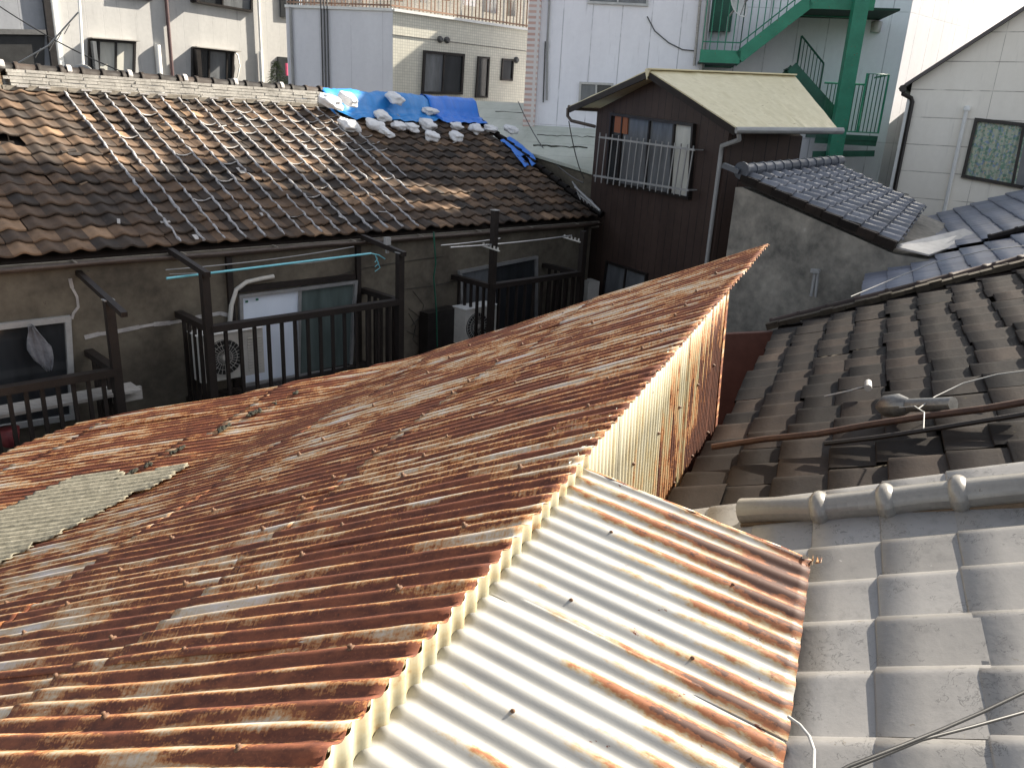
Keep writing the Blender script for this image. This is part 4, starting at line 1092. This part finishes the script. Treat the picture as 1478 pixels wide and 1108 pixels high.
# flue pipe lying on the tiles
fa, fb = onT(1272, 586, .09), onT(1376, 583, .11); fd = (fb-fa).normalized()
t = thing('flue_pipe', fa-nT*.05, 'dented grey metal flue with a cone collar lying on the dark tiles', 'pipe')
mb = MB(); mb.tube([fa-fd*.02, fa+fd*.03, fa+fd*.10, fa+fd*.16], [.02, .055, .06, .035], 14); mb.build('cone_collar', M['flue'], t)
mb = MB(); mb.tube([fa+fd*.15, fb], .033, 12); mb.build('tube', M['flue'], t)
mb = MB(); mb.tube([onT(x, y, .12) for x, y in [(1480, 535), (1440, 540), (1390, 553), (1350, 572), (1325, 590)]], .003, 5); mb.tube([onT(x, y, .14) for x, y in [(1298, 588), (1320, 586), (1334, 595), (1333, 618)]], .003, 5); tag(mb.build('loose_wire', M['pipe']), 'thin pale loose wire curling over the flue on the dark roof', 'wire')
mb = MB(); mb.tube([onT(x, y, .06) for x, y in [(1190, 572), (1225, 564), (1254, 556)]], .006, 5); mb.tube([onT(1253, 552, .07), onT(1253, 560, .07)], .02, 8); tag(mb.build('wire_anchor', M['pipe']), 'small white anchor with a short rod on the dark tiles', 'anchor')
# blue grey roofs beyond
blue = thing('blue_tiled_house', (4.2, 7.5, GZ), 'house with blue grey pantiles just beyond the dark tile roof', 'house')
mb = MB(); random.seed(23)
tiles(mb, T0+lT*(LF1+.33)-nT*.02, lT, ups, nT, 0, 7, -1, 18, .25, .238, jit=.003, amp=.012, seg=7, lift=.03, roll=.34, flat=True)
mb.build('tile_roof', M['blue_tile'], blue); body(blue, LF1+.2, LF1+2.1, .2, -4.4, M['plaster'])
mb = MB(); k = 4
while k < 18:
    a = T0+lT*(LF1+2.12)+ups*(k*.25)+nT*.03; mb.tube([a, a+ups*.03, a+ups*.032, a+ups*.26], [.05, .05, .042, .04], 8, a=random.random()*.3); k += 1
mb.build('verge_cap', M['dark_tile'], blue)
blue2 = thing('far_blue_tiled_house', (6.2, 10.5, GZ), 'house with dull blue tiles below the cream house, beyond the nearer blue roof', 'house')
mb = MB(); random.seed(24)
b2o = T0+lT*(LF1+2.25)
tiles(mb, b2o, lT, ups, nT, 0, 18, 2, 16, .25, .238, jit=.003, amp=.014, seg=7, lift=.03, roll=.34, flat=True)
mb.build('tile_roof', M['blue_tile'], blue2); body(blue2, LF1+2.2, LF1+6.7, -.5, -3.9, M['plaster'])
mb = MB(); mb.tube([onT(x, y, .15) for x, y in [(1228, 428), (1290, 402), (1350, 378), (1420, 362), (1500, 352)]], .005, 5); tag(mb.build('pale_cable', M['pipe']), 'thin pale cable lying over the blue tiles', 'cable')

# cables at the lower right
mb = MB(); P_ = [(1180, 1130), (1225, 1105), (1300, 1076), (1360, 1052), (1420, 1026), (1500, 988)]
mb.tube([aty(x, y, 1.08+.0006*(x-1200)) for x, y in P_], .0035, 8); tag(mb.build('black_cable', M['black']), 'upper of two black cables crossing the lower right corner', 'cable')
mb = MB(); P_ = [(1200, 1120), (1260, 1096), (1330, 1067), (1400, 1049), (1500, 1021)]
mb.tube([aty(x, y, 1.10+.0006*(x-1200)) for x, y in P_], .0033, 8); tag(mb.build('black_cable', M['black']), 'lower of two black cables crossing the lower right corner', 'cable')
mb = MB(); P_ = [(1138, 1034), (1155, 1046), (1168, 1062), (1175, 1082), (1174, 1120)]
mb.tube([onT(x, y, .12) for x, y in P_], .004, 6); tag(mb.build('grey_wire_loop', M['pipe']), 'thin grey wire curving out from under the white lean-to eave', 'wire')

# ================================================================== CREAM HOUSE
cn = hd(29.0); CP = aty(1300, 200, 14.5)
cream = thing('cream_house', (8.0, 15.0, GZ), 'cream boarded house with black gutter and patterned curtain at the right', 'house')
def onc(x, y, o=0.0): return onp(x, y, CP-cn*o, cn)
gl_ = onc(1317, 120); gr2 = onc(1478, 16); ed_ = (gr2-gl_).normalized(); apex = gl_+ed_*3.6
crt = cn.cross(Z).normalized(); crt = crt if crt.x > 0 else -crt
rgt = flat(apex, 0)+crt*3.0
mb = MB(); b0_ = flat(gl_, GZ); mb.prism([b0_, flat(apex, GZ), flat(apex, apex.z), gl_], cn*6.0); mb.build('board_wall', M['creamwall'], cream)
mb = MB(); q = gl_-ed_*.12-cn*.12+Z*.03; q2 = apex-cn*.12+Z*.03; mb.beam(q, q2, .05, .10, up=-cn); mb.build('barge_board', worn('dark_grey_trim', (.06, .055, .055), (.1, .09, .09), 4, .5), cream)
mb = MB(); q = gl_-ed_*.25; mb.prism([q-cn*.1+Z*.06, apex-cn*.1+Z*.06, apex+cn*6.2+Z*.06, q+cn*6.2+Z*.06], ed_.cross(cn).normalized()*-.04 if ed_.cross(cn).z > 0 else ed_.cross(cn).normalized()*.04); mb.build('roof', M['dark_tile'], cream)
fl_ = gl_.copy()
mb = MB(); q = gl_-ed_*.16-cn*.02; mb.tube([q-cn*.12+Z*.0, q+cn*5], .06, 8); mb.build('gutter', M['blackalu'], cream)
mb = MB(); q = gl_-ed_*.14-cn*.06; mb.tube([q, q-Z*.10, q-Z*.16+crt*.14, q-Z*.22+crt*.17, flat(q, GZ)+crt*.17], .038, 8); mb.build('downpipe', M['blackalu'], cream)
mb = MB(); a = onc(1313, 142, .03); mb.beam(a, flat(a, GZ)-crt*.02, .07, .05, up=cn); mb.build('corner_board', M['white'], cream)
mb = MB(); a = onc(1395, 160, .06); mb.tube([a, flat(a, GZ)], .035, 8); mb.tube([a+Z*.0, a+Z*.06, a+Z*.08], [.055, .055, .03], 8); mb.build('vent_pipe', M['white'], cream)
window(cream, CP, cn, [(1409, 173), (1560, 189), (1545, 283), (1390, 254)], M['blackalu'], [(0, .5, M['floral']), (.5, 1, M['glass_g'])], .06, .055, (.47,))
mb = MB(); mb.tube([onc(x, y, .02) for x, y in [(1211, 240), (1250, 258), (1290, 275), (1312, 281)]], .006, 5); tag(mb.build('service_cable', M['pipe']), 'thin pale cable running from the smoked tile ridge to the cream house', 'cable')

# ================================================================== WHITE BUILDING (behind, with green stair)
wn = hd(8.0); WP = aty(900, 60, 18.0); wr = hd(98)
def onW(x, y, o=0.0): return onp(x, y, WP-wn*o, wn)
wb = thing('white_panel_building', (4, 19, GZ), 'tall white panelled building behind the brown house', 'building')
WTOP = 8.0
a, b = onW(775, 30), onW(1021, 60)
mb = MB(); mb.prism([flat(a, GZ), flat(b, GZ), flat(b, 3.1), flat(a, 2.9)], wn*6); mb.build('panel_wall', M['whitewall'], wb)
mb = MB(); q0 = onW(1022, 60)+wn*.8; q1 = onW(1331, 20)+wn*.8; q1 = q0+wr*((q1-q0).dot(wr)); mb.prism([flat(q0, GZ), flat(q1, GZ), flat(q1, 8.1), flat(q0, 3.9)], wn*1.2); mb.build('stair_side_wall', M['whitewall'], wb)
fr_ = hd(50); mb = MB(); q2 = q1+fr_*7; mb.prism([flat(q1, GZ)+wr*.003, flat(q2, GZ), flat(q2, WTOP-.01), flat(q1, WTOP-.01)+wr*.003], hd(-40)*4); mb.build('lit_side_wall', M['whitewall'], wb)
window(wb, WP, wn, [(838, 120), (884, 122), (884, 158), (836, 156)], M['alu'], [(0, .5, M['glass_g']), (.5, 1, M['glass'])], .05, .045, (.5,))
window(wb, WP, wn, [(848, -50), (936, -47), (934, 8), (850, 4)], M['alu'], [(0, .5, M['glass_g']), (.5, 1, M['glass_g'])], .05, .045, (.5,))
tube_part('downpipe', [onW(1035, -120, .1), onW(1012, 105, .1), flat(onW(1012, 105, .1), GZ)], .05, M['pipe'], wb)
tube_part('downpipe', [onW(1022, -120, .08), onW(1002, 95, .08)], .03, M['board'], wb)
tube_part('conduit', [onW(798, -100, .04), onW(790, 60, .04), onW(789, 145, .04)], .022, M['pipe'], wb)
tube_part('conduit', [onW(787, 60, .04), onW(784, 148, .04)], .014, M['cable'], wb)
mb = MB(); mb.tube([onW(x, y, .03) for x, y in [(934, 24), (945, 45), (965, 62), (985, 72), (1005, 74)]], .012, 5); mb.build('wall_cable', M['cable'], wb)
# pink tiled pier at the corner
mb = MB(); a, b = onW(757, 75, .12), onW(777, 75, .12); a = onW(760, 75, .12); mb.prism([flat(a, GZ), flat(b, GZ), flat(b, 4.4), flat(a, 4.4)], wn*.5); mb.build('tiled_pier', M['pinktile'], wb)
# lamp and box on the wall
q = onp(1265, 38, WP+wn*.75, wn); mb = MB(); mb.tube([q+Z*.1, q+Z*.08, q-Z*.12], [.05, .11, .10], 14); mb.build('wall_lamp', M['curtain_w'], wb)
mb = MB(); q = onp(1040, 18, WP+wn*.7, wn); mb.box(q, wr*.25, wn*.08, Z*.38); mb.build('green_panel', M['green2'], wb)
t = thing('satellite_dish', onW(1066, 20, .4)-Z*.2, 'small white satellite dish beside the green stair', 'satellite dish', None)
q = onW(1062, 12, .5); dn_ = (hd(150, 30)).normalized(); ax1 = dn_.cross(Z).normalized(); ax2 = ax1.cross(dn_)
mb = MB(); rows = []
for i in range(7):
    rr = []
    for j in range(25):
        rad = .27*i/6; t2 = 2*math.pi*j/24; rr.append(q+(ax1*math.cos(t2)*.8+ax2*math.sin(t2))*rad+dn_*(.10*(i/6)**2))
    rows.append(rr)
mb.grid(rows); solid(mb.build('dish', M['white'], t), .01); mb = MB(); mb.tube([q-ax2*.2+dn_*.06, q+dn_*.3], .012, 6); mb.box(q+dn_*.3, ax1*.03, ax2*.04, dn_*.05); mb.build('receiver_arm', M['pipe'], t); mb = MB(); mb.tube([q, q-dn_*.2-Z*.05, q-dn_*.2-Z*.5], .02, 6); mb.build('mast', M['pipe'], t)

# green steel stair -----------------------------------------------------------
stair = thing('green_steel_stair', (6.5, 17, GZ), 'green steel outside staircase climbing the white building', 'staircase')
F1, F2 = 1.15, .0          # front and rear stringer planes in front of the wall
def onS(x, y, o): return onp(x, y, WP+wn*.55-wn*o, wn)
mb = MB(); cA_ = onS(1243, 0, 1.25); mb.beam(V((cA_.x, cA_.y, GZ)), V((cA_.x, cA_.y, 8.4)), .27, .27, up=wn); mb.build('column', M['green'], stair)
for o_, nm in ((1.15, 'stringer'), (.1, 'stringer')):
    mb = MB(); P_ = [onS(x, y, 1.15) for x, y in [(1010, 81), (1066, 83), (1168, 3), (1260, 6)]]
    P_ = [q+wn*(1.15-o_) for q in P_]
    for a, b in zip(P_, P_[1:]): mb.beam(a, b+(b-a).normalized()*.03, .05, .24, up=Z)
    mb.build(nm, M['green'], stair)
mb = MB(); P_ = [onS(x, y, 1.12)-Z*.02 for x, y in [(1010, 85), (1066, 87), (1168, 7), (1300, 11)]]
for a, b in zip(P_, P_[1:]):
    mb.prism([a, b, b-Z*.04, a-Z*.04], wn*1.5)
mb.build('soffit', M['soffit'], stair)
mb = MB(); a, b = P_[1], P_[2]
for k in range(8): q = a.lerp(b, (k+.5)/8)+Z*.1; mb.box(q+wn*.5, wr*.13, wn*.48, Z*.012)
mb.build('tread', M['green2'], stair)
# upper railing
mb = MB(); P_ = [onS(x, y, 1.15)+Z*.12 for x, y in [(1012, 81), (1066, 83), (1168, 3)]]
mb.tube([q+Z*.95 for q in P_], .022, 6); mb.tube([q+Z*.15 for q in P_], .014, 6); up_r = mb.build('railing', M['green'], stair)
for a, b, n in ((P_[0], P_[1], 5), (P_[1], P_[2], 9)):
    for k in range(n+1): q = a.lerp(b, k/n); mb = MB(); mb.tube([q, q+Z*.95], .011, 5); mb.build('rail_bar', M['green'], up_r)
# middle landing and its railing
mb = MB(); L4 = [(1185, 189), (1268, 189)]; a, b = onS(1178, 192, 1.05), onS(1267, 193, 1.05); b = flat(b, a.z)
mb.box((a+b)/2+wn*.5-Z*.05, (b-a)/2, wn*.55, Z*.05); mb.beam(a-Z*.1, b-Z*.1, .06, .2); mb.beam(a-Z*.42-wn*.0, b-Z*.34, .08, .12); mb.build('landing', M['green2'], stair)
mb = MB(); tz_ = 1.05; a2 = a.lerp(b, .0); mid = onS(1246, 140, 1.05); mid = a+(b-a)*((mid-a).dot((b-a).normalized())/(b-a).length)
h1 = onS(1240, 122, 1.05).z-a.z; h2 = onS(1260, 107, 1.05).z-a.z
mb.tube([a+Z*h1, mid+Z*h1], .02, 6); mb.tube([mid+Z*.05, mid+Z*h2, b+Z*h2, b+Z*.05], .022, 6); mb.tube([b+Z*h2, b+wn*1.0+Z*h2], .02, 6); mb.tube([a+Z*.06, b+Z*.06], .014, 6)
lr = mb.build('railing', M['green'], stair)
for k in range(1, 16):
    q = a.lerp(b, k/16); h = h2 if (q-a).dot(b-a) > (mid-a).dot(b-a) else h1; mb = MB(); mb.tube([q+Z*.05, q+Z*h], .011, 5); mb.build('rail_bar', M['green2'], lr)
# lower flight behind: comes down to the right
mb = MB(); P_ = [onS(1135, 100, .35), onS(1200, 172, .35)]; mb.beam(P_[0], P_[1], .04, .22); mb.beam(P_[0]-wn*.6, P_[1]-wn*.6, .04, .22)
for k in range(9): q = P_[0].lerp(P_[1], (k+.5)/9); mb.box(q-wn*.3+Z*.03, wr*.12, wn*.3, Z*.012)
mb.build('lower_flight', M['green2'], stair)
mb = MB(); Q_ = [onS(1157, 52, .35), onS(1189, 92, .35)]; mb.tube(Q_, .02, 6); mb.tube([Q_[1], Q_[1]-Z*.75], .018, 6); mb.tube([Q_[0], Q_[0]-Z*.8], .018, 6); rl = mb.build('railing', M['green2'], stair)
for k in range(1, 7): q = Q_[0].lerp(Q_[1], k/7); mb = MB(); mb.tube([q, q-Z*.8], .010, 5); mb.build('rail_bar', M['green2'], rl)

# ================================================================== TILE-CLAD BUILDING
th = 51.0; tnn = hd(th-90); tdir = hd(th); TP = aty(640, 100, 24.0)
def onB(x, y, o=0.0): return onp(x, y, TP-tnn*o, tnn)
tb = thing('tile_clad_building', (-1.5, 25, GZ), 'angular building with cream wall tiles and a fenced roof terrace, top centre', 'building')
cL = onB(567, 60); zt_ = onB(568, 16).z; cR = cL+tdir*6.6
ld = hd(278); cL2 = cL+ld*0; far = onp(414, 60, cL, hd(8)); 
mb = MB(); mb.prism([flat(cL, GZ), flat(cR, GZ), flat(cR, zt_), flat(cL, zt_)], tnn*5); mb.build('tiled_wall', M['walltile'], tb)
mb = MB(); fl = flat(far, 0); mb.prism([flat(cL, GZ)-tdir*.004, flat(far, GZ), flat(far, zt_), flat(cL, zt_)-tdir*.004], hd(8)*3.0); mb.build('shaded_wall', M['shade_wall'], tb)
mb = MB(); mb.beam(flat(cL, zt_+.02)-tnn*.03, flat(cR, zt_+.02)-tnn*.03, .12, .07); mb.beam(flat(cL, zt_+.02), flat(far, zt_+.02), .12, .07); mb.build('coping', M['white'], tb)
mb = MB(); mb.beam(onB(566, 50, .01), onB(566, 50, .01)+tdir*6.4, .012, .02, up=tnn); mb.build('wall_joint', M['cable'], tb)
window(tb, TP, tnn, [(612, 75), (668, 80), (665, 135), (609, 134)], M['blackalu'], [(0, .5, M['glass_g']), (.5, 1, M['glass'])], .07, .07, (.5,))
window(tb, TP, tnn, [(690, 83), (705, 84), (702, 140), (686, 140)], M['blackalu'], [(0, 1, M['glass'])], .06, .05, ())
window(tb, TP, tnn, [(725, 86), (740, 87), (738, 116), (723, 115)], M['blackalu'], [(0, 1, M['glass'])], .06, .05, ())
for x, y in ((636, 57), (646, 58), (746, 87)):
    q = onB(x, y, .05); mb = MB(); mb.tube([q+tnn*.05, q, q-tnn*.05], [.09, .09, .05], 12); mb.build('vent_hood', M['cable'], tb)
for x in (464, 468.5, 473):
    q = onp(x, 40, cL-hd(8)*.05, hd(8)); mb = MB(); mb.tube([flat(q, zt_+.3), flat(q, zt_), flat(q, GZ)], .022, 6); mb.build('conduit', M['cable'], tb)
q = onp(420, 40, cL-hd(8)*.05, hd(8)); tube_part('downpipe', [flat(q, zt_), flat(q, GZ)], .04, M['pipe'], tb)
sdh = hd(62.0, 36.0)*(7.5/math.cos(R(36.0)))
cast = [onB(x, y)+sdh for x, y in ((560, 103), (633, 73), (698, 45), (760, 73), (800, 92))]
mb = MB(); mb.prism([flat(cast[0], GZ)]+cast+[flat(cast[-1], GZ)], tnn*.8); mb.build('gable_shadow_caster', M['whitewall'], wb)  # unseen gable, added and outlined to cast the shadow on the tiled wall
# terrace fence, reddish brown slats with balusters
mb = MB(); fa_ = flat(cL, zt_+.06)+tnn*.1; M['brownfence'] = worn('red_brown_railing', (.2, .12, .08), (.32, .2, .14), 6, .6)
fb_ = flat(cR, zt_+.06)+tnn*.1
mb.beam(fa_+Z*1.1, fb_+Z*1.1, .05, .05); mb.beam(fa_+Z*.08, fb_+Z*.08, .04, .04)
fl2 = flat(far, zt_+.06)+hd(8)*.1; mb.beam(fa_+Z*1.1, fl2+Z*1.1, .05, .05); mb.beam(fa_+Z*.08, fl2+Z*.08, .04, .04)
fen = mb.build('terrace_fence', M['brownfence'], tb)
for (A_, B_, n) in ((fa_, fb_, 52), (fa_, fl2, 30)):
    for k in range(n+1):
        q = A_.lerp(B_, k/n); mb = MB(); mb.beam(q, q+Z*1.1, .045 if k % 6 == 0 else .022, .03, up=tnn); mb.build('fence_bar', M['brownfence'] if k % 3 else M['board'], fen)
mb = MB(); q = fa_+tnn*1.6; mb.prism([flat(q, zt_), flat(fb_+tnn*1.6, zt_), flat(fb_+tnn*1.6, zt_+3), flat(q, zt_+3)], tnn*2); mb.prism([flat(fl2, zt_)+hd(8)*1.0, flat(q, zt_)-hd(8)*0, flat(q, zt_+3), flat(fl2, zt_+3)+hd(8)*1.0], hd(8)*1.5); mb.build('penthouse_wall', M['board'], tb)
for k in range(7):
    mb = MB(); q = fa_.lerp(fb_, .08+.12*k)+tnn*.5; mb.beam(q+Z*random.uniform(.2, .5), q+Z*random.uniform(.9, 1.5), random.uniform(.2, .5), .1, up=tnn); mb.build('terrace_screen', random.choice([M['board'], M['alu'], M['brownfence'], M['shade_wall']]), tb)

# ================================================================== TOP LEFT GREY BUILDING
GD = 24.0; gn = hd(-45.6); gv = hd(44.4); GP = aty(160, 90, GD)
def onG(x, y, o=0.0): return onp(x, y, GP-gn*o, gn)
gb = thing('grey_panel_apartments', (-9, 24, GZ), 'pale grey panelled apartment building at the top left', 'building')
a = onG(84, 50); b = onG(416, 60)
mb = MB(); mb.prism([flat(a, GZ), flat(b, GZ), flat(b, 7.5), flat(a, 7.5)], gn*5); mb.build('panel_wall', M['greywall'], gb)
def boxwin(q, panes, mull, hood=True, leftbox=None):
    w = window(gb, GP, gn, q, M['blackalu'], panes, .12, .06, mull)
    return w
boxwin([(128, 58), (193, 62), (191, 145), (129, 140)], [(0, .2, M['glass_g']), (.2, .58, M['curtain_w']), (.58, 1, M['curtain_w'])], (.2, .58))
boxwin([(277, 70), (335, 76), (333, 150), (277, 145)], [(0, .4, M['glass']), (.4, .85, M['glass_g']), (.85, 1, M['glass'])], (.4, .85))
boxwin([(274, -40), (363, -40), (361, 17), (276, 2)], [(0, .5, M['glass']), (.5, 1, M['glass_g'])], (.5,))
boxwin([(168, -40), (218, -40), (216, 0), (170, -6)], [(0, 1, M['glass'])], ())
for qd in ([(127, 55), (196, 60)], [(277, 68), (341, 75)], ):
    mb = MB(); a_, b_ = onG(*qd[0]), onG(*qd[1]); mb.beam(a_-gn*.17, b_-gn*.17, .34, .03); mb.build('window_hood', M['board'], gb)
for x0, x1, y0, y1 in ((277, 283, 72, 140), (128, 133, 60, 140), (274, 279, -40, 4)):
    mb = MB(); a_ = onG(x0, (y0+y1)/2); mb.prism([flat(onG(x0, y0), onG(x0, y0).z), flat(onG(x1, y0), onG(x0, y0).z), flat(onG(x1, y0), onG(x0, y1).z), flat(onG(x0, y0), onG(x0, y1).z)], -gn*.32); mb.build('shutter_box', M['blackalu'] if x0 != 128 else M['glass_g'], gb)
M['maroon'] = worn('maroon_pipe', (.06, .035, .035), (.1, .06, .06), 3, .5)
for x, w, m_ in ((235, .055, M['maroon']), (370, .045, M['white']), (227, .09, M['white']), (376, .07, M['white'])):
    t0 = -60 if x in (235, 370) else (65 if x == 227 else 75)
    q = onG(x, t0, .09); mb = MB(); mb.tube([q, flat(q, GZ)], w, 8); mb.build('downpipe', m_, gb)
mb = MB(); q = onG(84, 50, .02); mb.beam(flat(q, 7), flat(q, GZ), .10, .10, up=gn); mb.build('corner_board', M['white'], gb)
mb = MB(); P_ = [(338, 74), (343, 80), (346, 95), (343, 112), (338, 116)]; mb.tube([onG(x, y, .06) for x, y in P_], .02, 6); mb.build('hose', M['white'], gb)
mb = MB(); a_ = onG(404, 75, .02); mb.prism([onG(402, -30, .0), onG(430, -30, .0), onG(430, 27, .0), onG(404, 25, .0)], -gn*.08); mb.build('window', M['glass'], gb)
mb = MB(); mb.prism([onG(400, 82), onG(440, 86), onG(440, 125), onG(400, 125)], -gn*.08); mb.build('window', M['glass'], gb)
M['magenta'] = worn('magenta_cloth', (.45, .05, .12), (.6, .08, .18), 4, .7)
mb = MB(); q = onG(414, 100, .5); mb.tube([q+Z*.18, q-Z*.2], .045, 6); tag(mb.build('hanging_towel', M['magenta']), 'magenta cloth hanging behind the small tree', 'cloth')
# darker neighbour at the far left
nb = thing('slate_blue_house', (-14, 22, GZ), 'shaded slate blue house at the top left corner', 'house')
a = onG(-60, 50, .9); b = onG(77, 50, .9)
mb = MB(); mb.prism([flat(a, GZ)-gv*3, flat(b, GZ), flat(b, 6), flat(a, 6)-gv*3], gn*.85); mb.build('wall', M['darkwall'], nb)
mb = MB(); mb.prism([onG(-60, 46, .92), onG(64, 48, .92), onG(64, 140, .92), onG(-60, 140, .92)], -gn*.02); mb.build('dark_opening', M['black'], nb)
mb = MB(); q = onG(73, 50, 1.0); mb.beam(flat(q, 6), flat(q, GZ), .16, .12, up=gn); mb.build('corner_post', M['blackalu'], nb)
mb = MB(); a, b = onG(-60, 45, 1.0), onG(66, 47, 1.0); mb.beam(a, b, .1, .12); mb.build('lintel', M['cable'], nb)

# antenna mast, dish and cables behind the ridge
def beh(x, y, D=15.0): return aty(x, y, D)
t = thing('antenna_mast', beh(121, 110)-Z*.6, 'thin white antenna mast with a slanting arm behind the ridge', 'antenna')
mb = MB(); a = beh(112, -40, 14.2); b = beh(121, 112, 14.2); mb.tube([a, b, b-Z*1.0], .022, 6); mb.build('mast', M['white'], t)
mb = MB(); mb.tube([beh(113, 18, 14.2), beh(70, 66, 14.2), beh(18, 96, 14.2)], .013, 6); mb.build('arm', M['pipe'], t)
mb = MB()
for k, (x, y) in enumerate(((92, 42), (80, 54), (70, 66), (50, 76))):
    q = beh(x, y, 14.2); mb.tube([q-hd(30)*.0-Z*.08, q+Z*.08+gv*.1], .007, 5)
mb.build('element', M['cable'], t)
t = thing('satellite_dish', beh(120, 108, 13.6)-Z*.4, 'grey round satellite dish edge rising behind the pale mortared ridge', 'satellite dish')
q = beh(121, 112, 13.2); dn_ = hd(170, 10); ax1 = dn_.cross(Z).normalized(); ax2 = ax1.cross(dn_); rows = []
for i in range(7):
    rr = []
    for j in range(25):
        rad = .19*i/6; t2 = 2*math.pi*j/24; rr.append(q+(ax1*math.cos(t2)+ax2*math.sin(t2))*rad+dn_*(.05*(i/6)**2))
    rows.append(rr)
mb = MB(); mb.grid(rows); solid(mb.build('dish', M['pipe'], t), .01)
mb = MB(); mb.tube([q, q-Z*.6], .02, 6); mb.build('mast', M['pipe'], t)
def cable(A, B, sag, rad, label, m=M['black']):
    mb = MB(); mb.tube(sagline(A, B, sag), rad, 5); tag(mb.build('overhead_cable', m), label, 'cable', None)
cable(aty(-40, -18, 16), aty(182, 106, 15.2), .12, .012, 'dark overhead cable slanting down across the top left to the ridge')
cable(aty(748, 147, 18.2), aty(842, 264, 14.4), .28, .011, 'black cable sagging over the pale sheet roof, longer of two', M['cable'])
cable(aty(821, 175, 13.4), aty(843, 258, 14.2), .10, .009, 'short thin cable drooping from the brown gutter', M['cable'])
# cut wires and bracket where cables land on the row house
mb = MB()
for k in range(6):
    a = aty(826+k*3, 262+k*4, 14.3); b = aty(838+k*5, 288+k*3, 14.1); mb.tube([a, (a+b)/2+V((random.uniform(-.05, .05), 0, .04)), b], .012, 5)
mb.tube([aty(830, 270, 14.2), aty(866, 304, 13.6)], .02, 6); mb.tube([aty(834, 280, 14.2), aty(866, 305, 13.65)], .014, 6)
tag(mb.build('wire_bundle', M['pipe']), 'tangled pale wires at the right corner of the row house roof', 'wires')
# small conifer
t = thing('potted_conifer', onG(398, 120, 1.5)-Z*2.0, 'small drooping green conifer at the right end of the grey building', 'tree')
q = onG(400, 118, 1.5); mb = MB(); mb.tube([q-Z*1.2, q+Z*.55], [.05, .01], 6); mb.build('trunk', M['wood'], t)
mb = MB(); random.seed(9)
for k in range(900):
    h = random.random()**1.3; rad = .52*(1-h)*random.random()**.5; a = random.uniform(0, 6.28)
    c = q+V((math.cos(a)*rad, math.sin(a)*rad, -.55+h*1.15)); d = V((math.cos(a), math.sin(a), random.uniform(-.9, .2)))*random.uniform(.07, .15); e2 = V((random.gauss(0, 1), random.gauss(0, 1), random.gauss(0, 1))).normalized()*.012
    mb.face([c-e2, c+e2, c+d+e2*.4, c+d-e2*.4], a=random.random())
mb.build('crown', M['leaf'], t)

# ================================================================== ADDED BLOCK out of view, its top shaped to cast the row roof's shade
S_AZ, S_EL = 62.0, 36.0
sd = hd(S_AZ, S_EL)
BA, BB = V((11.0, 13.0, 0)), V((15.0, 21.0, 0)); bd = (BB-BA).normalized(); bn = V((bd.y, -bd.x, 0))
prof_pts = []
for a_, b_ in [(-6.0, 2.3), (-1.1, 2.1), (.64, 1.75), (2.2, 1.25), (3.4, .75)]:
    P_ = E0+u*a_+up_*b_+nn_*.04; t_ = (BA-P_).dot(bn)/sd.dot(bn); q = P_+sd*t_; prof_pts.append(q)
prof_pts.sort(key=lambda q: (q-BA).dot(bd)); prof_pts.insert(0, prof_pts[0]-bd*2.7-Z*1.5)
blk = thing('shade_block', (18, 18, GZ), 'unseen block added beyond the right edge, shaped to shade the row house roof', 'building')
mb = MB(); P_ = [flat(prof_pts[0], GZ)]+prof_pts+[flat(prof_pts[-1], GZ)]
mb.prism(P_, bn*.6); mb.build('panel_wall', M['greywall'], blk)
mb = MB(); zlow = min(q.z for q in prof_pts)-3; mb.prism([flat(prof_pts[0], GZ)+bn*.6, flat(prof_pts[-1], GZ)+bn*.6, flat(prof_pts[-1], zlow)+bn*.6, flat(prof_pts[0], zlow)+bn*.6], bn*7); mb.build('shade_block_backing', M['greywall'], blk)

# ------------------------------------------------------------------ lift everything so that the ground is z = 0
for o in bpy.data.objects:
    if o.parent is None: o.location.z += CAMZ

# ------------------------------------------------------------------ camera
cam = bpy.data.cameras.new('camera'); co = bpy.data.objects.new('camera', cam); C.objects.link(co)
cam.sensor_width = 36.0; cam.sensor_fit = 'HORIZONTAL'; cam.lens = 36.0*F/1478.0; cam.clip_start = .05; cam.clip_end = 600
mt = Matrix(((RT.x, UP.x, -FW.x, 0), (RT.y, UP.y, -FW.y, 0), (RT.z, UP.z, -FW.z, CAMZ), (0, 0, 0, 1)))
co.matrix_world = mt; sc.camera = co

# ------------------------------------------------------------------ light
w = bpy.data.worlds.new('World'); sc.world = w; w.use_nodes = True; nt = w.node_tree
bg = nt.nodes['Background']; sky = nt.nodes.new('ShaderNodeTexSky'); sky.sky_type = 'NISHITA'; sky.sun_disc = False
sky.sun_elevation = R(S_EL); sky.sun_rotation = R(S_AZ); sky.air_density = 1.0; sky.dust_density = 2.0
hs = nt.nodes.new('ShaderNodeHueSaturation'); hs.inputs['Saturation'].default_value = .42
nt.links.new(sky.outputs[0], hs.inputs['Color']); nt.links.new(hs.outputs[0], bg.inputs[0]); bg.inputs[1].default_value = .072
sl = bpy.data.lights.new('sun', 'SUN'); so = bpy.data.objects.new('sun', sl); C.objects.link(so)
sl.energy = 5.0; sl.angle = R(.6); sl.color = (1.0, .91, .77)
so.rotation_euler = hd(S_AZ, S_EL).to_track_quat('Z', 'Y').to_euler(); so.location = (0, 0, 30)
sc.view_settings.view_transform = 'Standard'; sc.view_settings.look = 'None'; sc.view_settings.exposure = 1.82; sc.view_settings.gamma = 1
sc.render.resolution_x = 1024; sc.render.resolution_y = 767
